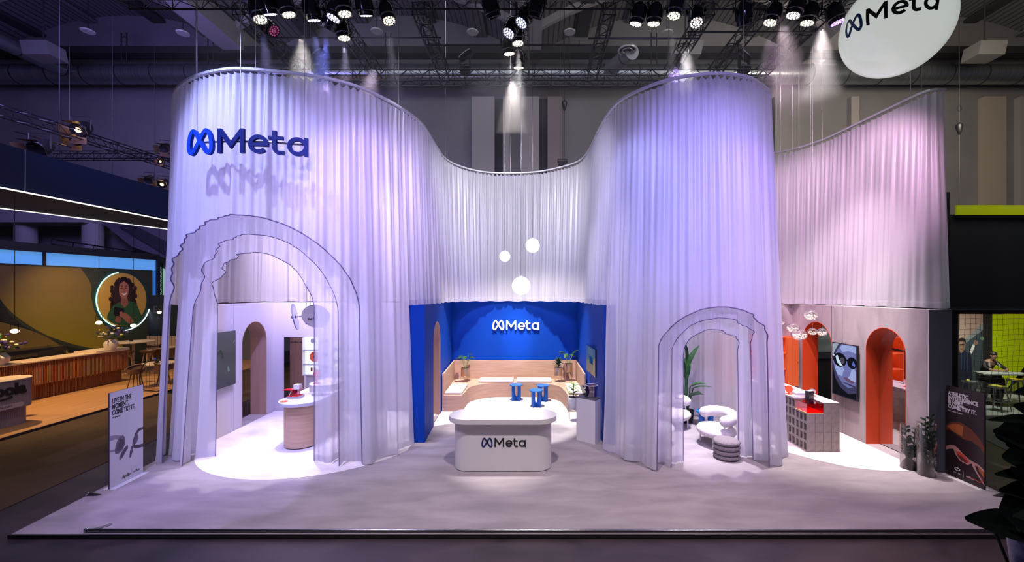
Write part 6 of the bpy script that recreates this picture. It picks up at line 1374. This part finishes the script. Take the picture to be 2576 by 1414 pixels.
# ================================================================ FOREGROUND PLANT
fp = thing('foreground_plant', 'large dark-leaved plant cutting into the lower right corner', 'plant', (2.95, 2.35, 2.35)); o_ = Vector((2.95, 2.35, 2.35)); lf = MB(); st = MB()
def fl(px0, py0, px1, py1, w_, Y0=2.45, Y1=2.35, c=.1): leaf(lf, P(px0, py0, Y0)-o_, P(px1, py1, Y1)-o_, w_*Y1/F, up=(0, -.75, .65), curl=c, seg=10)
for q in ((2610,1345,2443,1303,88,2.4,2.3), (2630,1290,2545,1225,110,2.5,2.45), (2640,1150,2513,1084,100,2.5,2.4), (2650,1090,2560,1020,90,2.5,2.45), (2640,1205,2515,1190,44,2.5,2.4), (2640,1250,2525,1232,60,2.5,2.4), (2640,1060,2497,1052,30,2.5,2.4), (2650,1000,2560,985,50,2.5,2.45), (2640,1330,2560,1180,110,2.5,2.4), (2640,1240,2570,1100,100,2.55,2.5), (2640,1400,2545,1300,60,2.4,2.3), (2640,1240,2522,1296,105,2.45,2.38), (2640,1130,2516,1095,140,2.5,2.42), (2650,1190,2532,1150,120,2.55,2.5), (2650,1290,2540,1330,90,2.4,2.35), (2660,1180,2575,1290,120,2.5,2.4), (2650,1060,2540,1120,80,2.5,2.45)): fl(*q)
for a, b in (((2545, 1440), (2500, 1330)), ((2640, 1480), (2600, 1180)), ((2650, 1450), (2610, 1080))): st.tube([P(*a, 2.5)-o_, P(*b, 2.5)-o_], .008, 6)
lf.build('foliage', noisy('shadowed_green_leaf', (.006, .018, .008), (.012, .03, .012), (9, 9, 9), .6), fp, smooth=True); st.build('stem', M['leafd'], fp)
tag(MB().lathe([(0, -1.0), (.09, -1.0), (.12, -.5), (.15, -.22), (.13, -.05), (.10, 0), (.09, 0), (.12, -.06), (0, -.08)], n=28).build('vase', noisy('blue_marbled_glaze', (.03, .04, .12), (.12, .14, .26), (12, 12, 12), .3, 4, 0, 1.5), smooth=True, loc=P(2618, 1275, 2.66)), 'blue marbled vase at the lower right corner behind the dark leaves', 'vase')

# ================================================================ HAZE AND LAMP BEAMS
hz = bpy.data.materials.new('stage_haze'); hz.use_nodes = True; nt = hz.node_tree; nt.nodes.clear()
ho = nt.nodes.new('ShaderNodeOutputMaterial'); vs_ = nt.nodes.new('ShaderNodeVolumeScatter'); vs_.inputs['Density'].default_value = .030; vs_.inputs['Anisotropy'].default_value = .25; vs_.inputs['Color'].default_value = (.95, .95, 1, 1)
nt.links.new(vs_.outputs[0], ho.inputs['Volume'])
tag(MB().box(-9.4, 9.2, 9.95, 12.7, 8.6, 11.2).build('haze', hz), 'thin haze hanging under the lamps of the rig', 'haze', kind='stuff')
def beam(px, py, d, col, power, size=16):
    Y = (10.08-H)*F/(CY-py); L = P(px, py, Y); d = Vector(d).normalized(); spot(L + d*.03, L + d*5, col, power, size, .35, .06)
beam(1303, 118, (.03, .12, -1), (1, .95, .95), 5200, 17)
beam(1281, 145, (.06, .06, -1), (1, .93, .9), 1300, 16)
beam(1305, 180, (0, .1, -1), (1, .95, .95), 1300, 16)
beam(660, 72, (.04, .15, -1), (.45, .45, 1), 1300, 20)
beam(868, 110, (-.05, .15, -1), (.7, .66, 1), 1400, 20)
beam(824, 85, (-.35, .35, -1), (.20, .25, 1), 3200, 26)
beam(790, 72, (.0, .35, -1), (.3, .34, 1), 1700, 24)
beam(979, 72, (.04, .2, -1), (.85, .8, 1), 700, 18)
beam(1695, 72, (-.02, .2, -1), (1, .93, .9), 700, 16)
beam(1937, 80, (-.1, .25, -1), (1, .85, .95), 600, 18)

# ================================================================ sub-parts: pieces that belong to a part hang below it
NEST = {'led_cluster': ('head',), 'soil': ('pot',), 'handle': ('door',), 'screen_image': ('screen',), 'printed_shape': ('printed_face',), 'lamp_lens': ('housing',), 'barn_door': ('housing',),
        'eye': ('face', ), 'eyebrow': ('face',), 'smile': ('face',), 'eyes': ('face',), 'finger': ('hand',), 'hem': ('curtain_cloth',), 'piping': ('curtain_cloth',), 'collar': ('pipe',),
        'lettering': ('printed_face', 'box_body', 'mirror_glass', 'front_lens', 'bucket_body', 'upper_body', 'panel_board'), 'letter': ('counter_body', 'globe'), 'emblem': ('printed_face', 'counter_body', 'globe', 'upper_body'),
        'niche_shelf': ('panel_board',), 'lit_niche': ('panel_board',), 'lens_rim': ('front_lens',), 'seam': ('outer_band', 'bench_base'), 'socket': ('bench_base',), 'lit_edges': ('acrylic_shell',), 'rim': ('bucket_body',), 'bottle_label': ('bottle_body',)}
for t in [o for o in S.objects if o.parent is None and o.get('category')]:
    kids = [o for o in S.objects if o.parent == t]
    by = {}
    for k in kids: by.setdefault(k.name.split('.')[0], []).append(k)
    for nm, targets in NEST.items():
        for tg_ in targets:
            if nm in by and tg_ in by:
                for k in by[nm]: k.parent = by[tg_][-1 if nm == 'finger' else 0]
                break
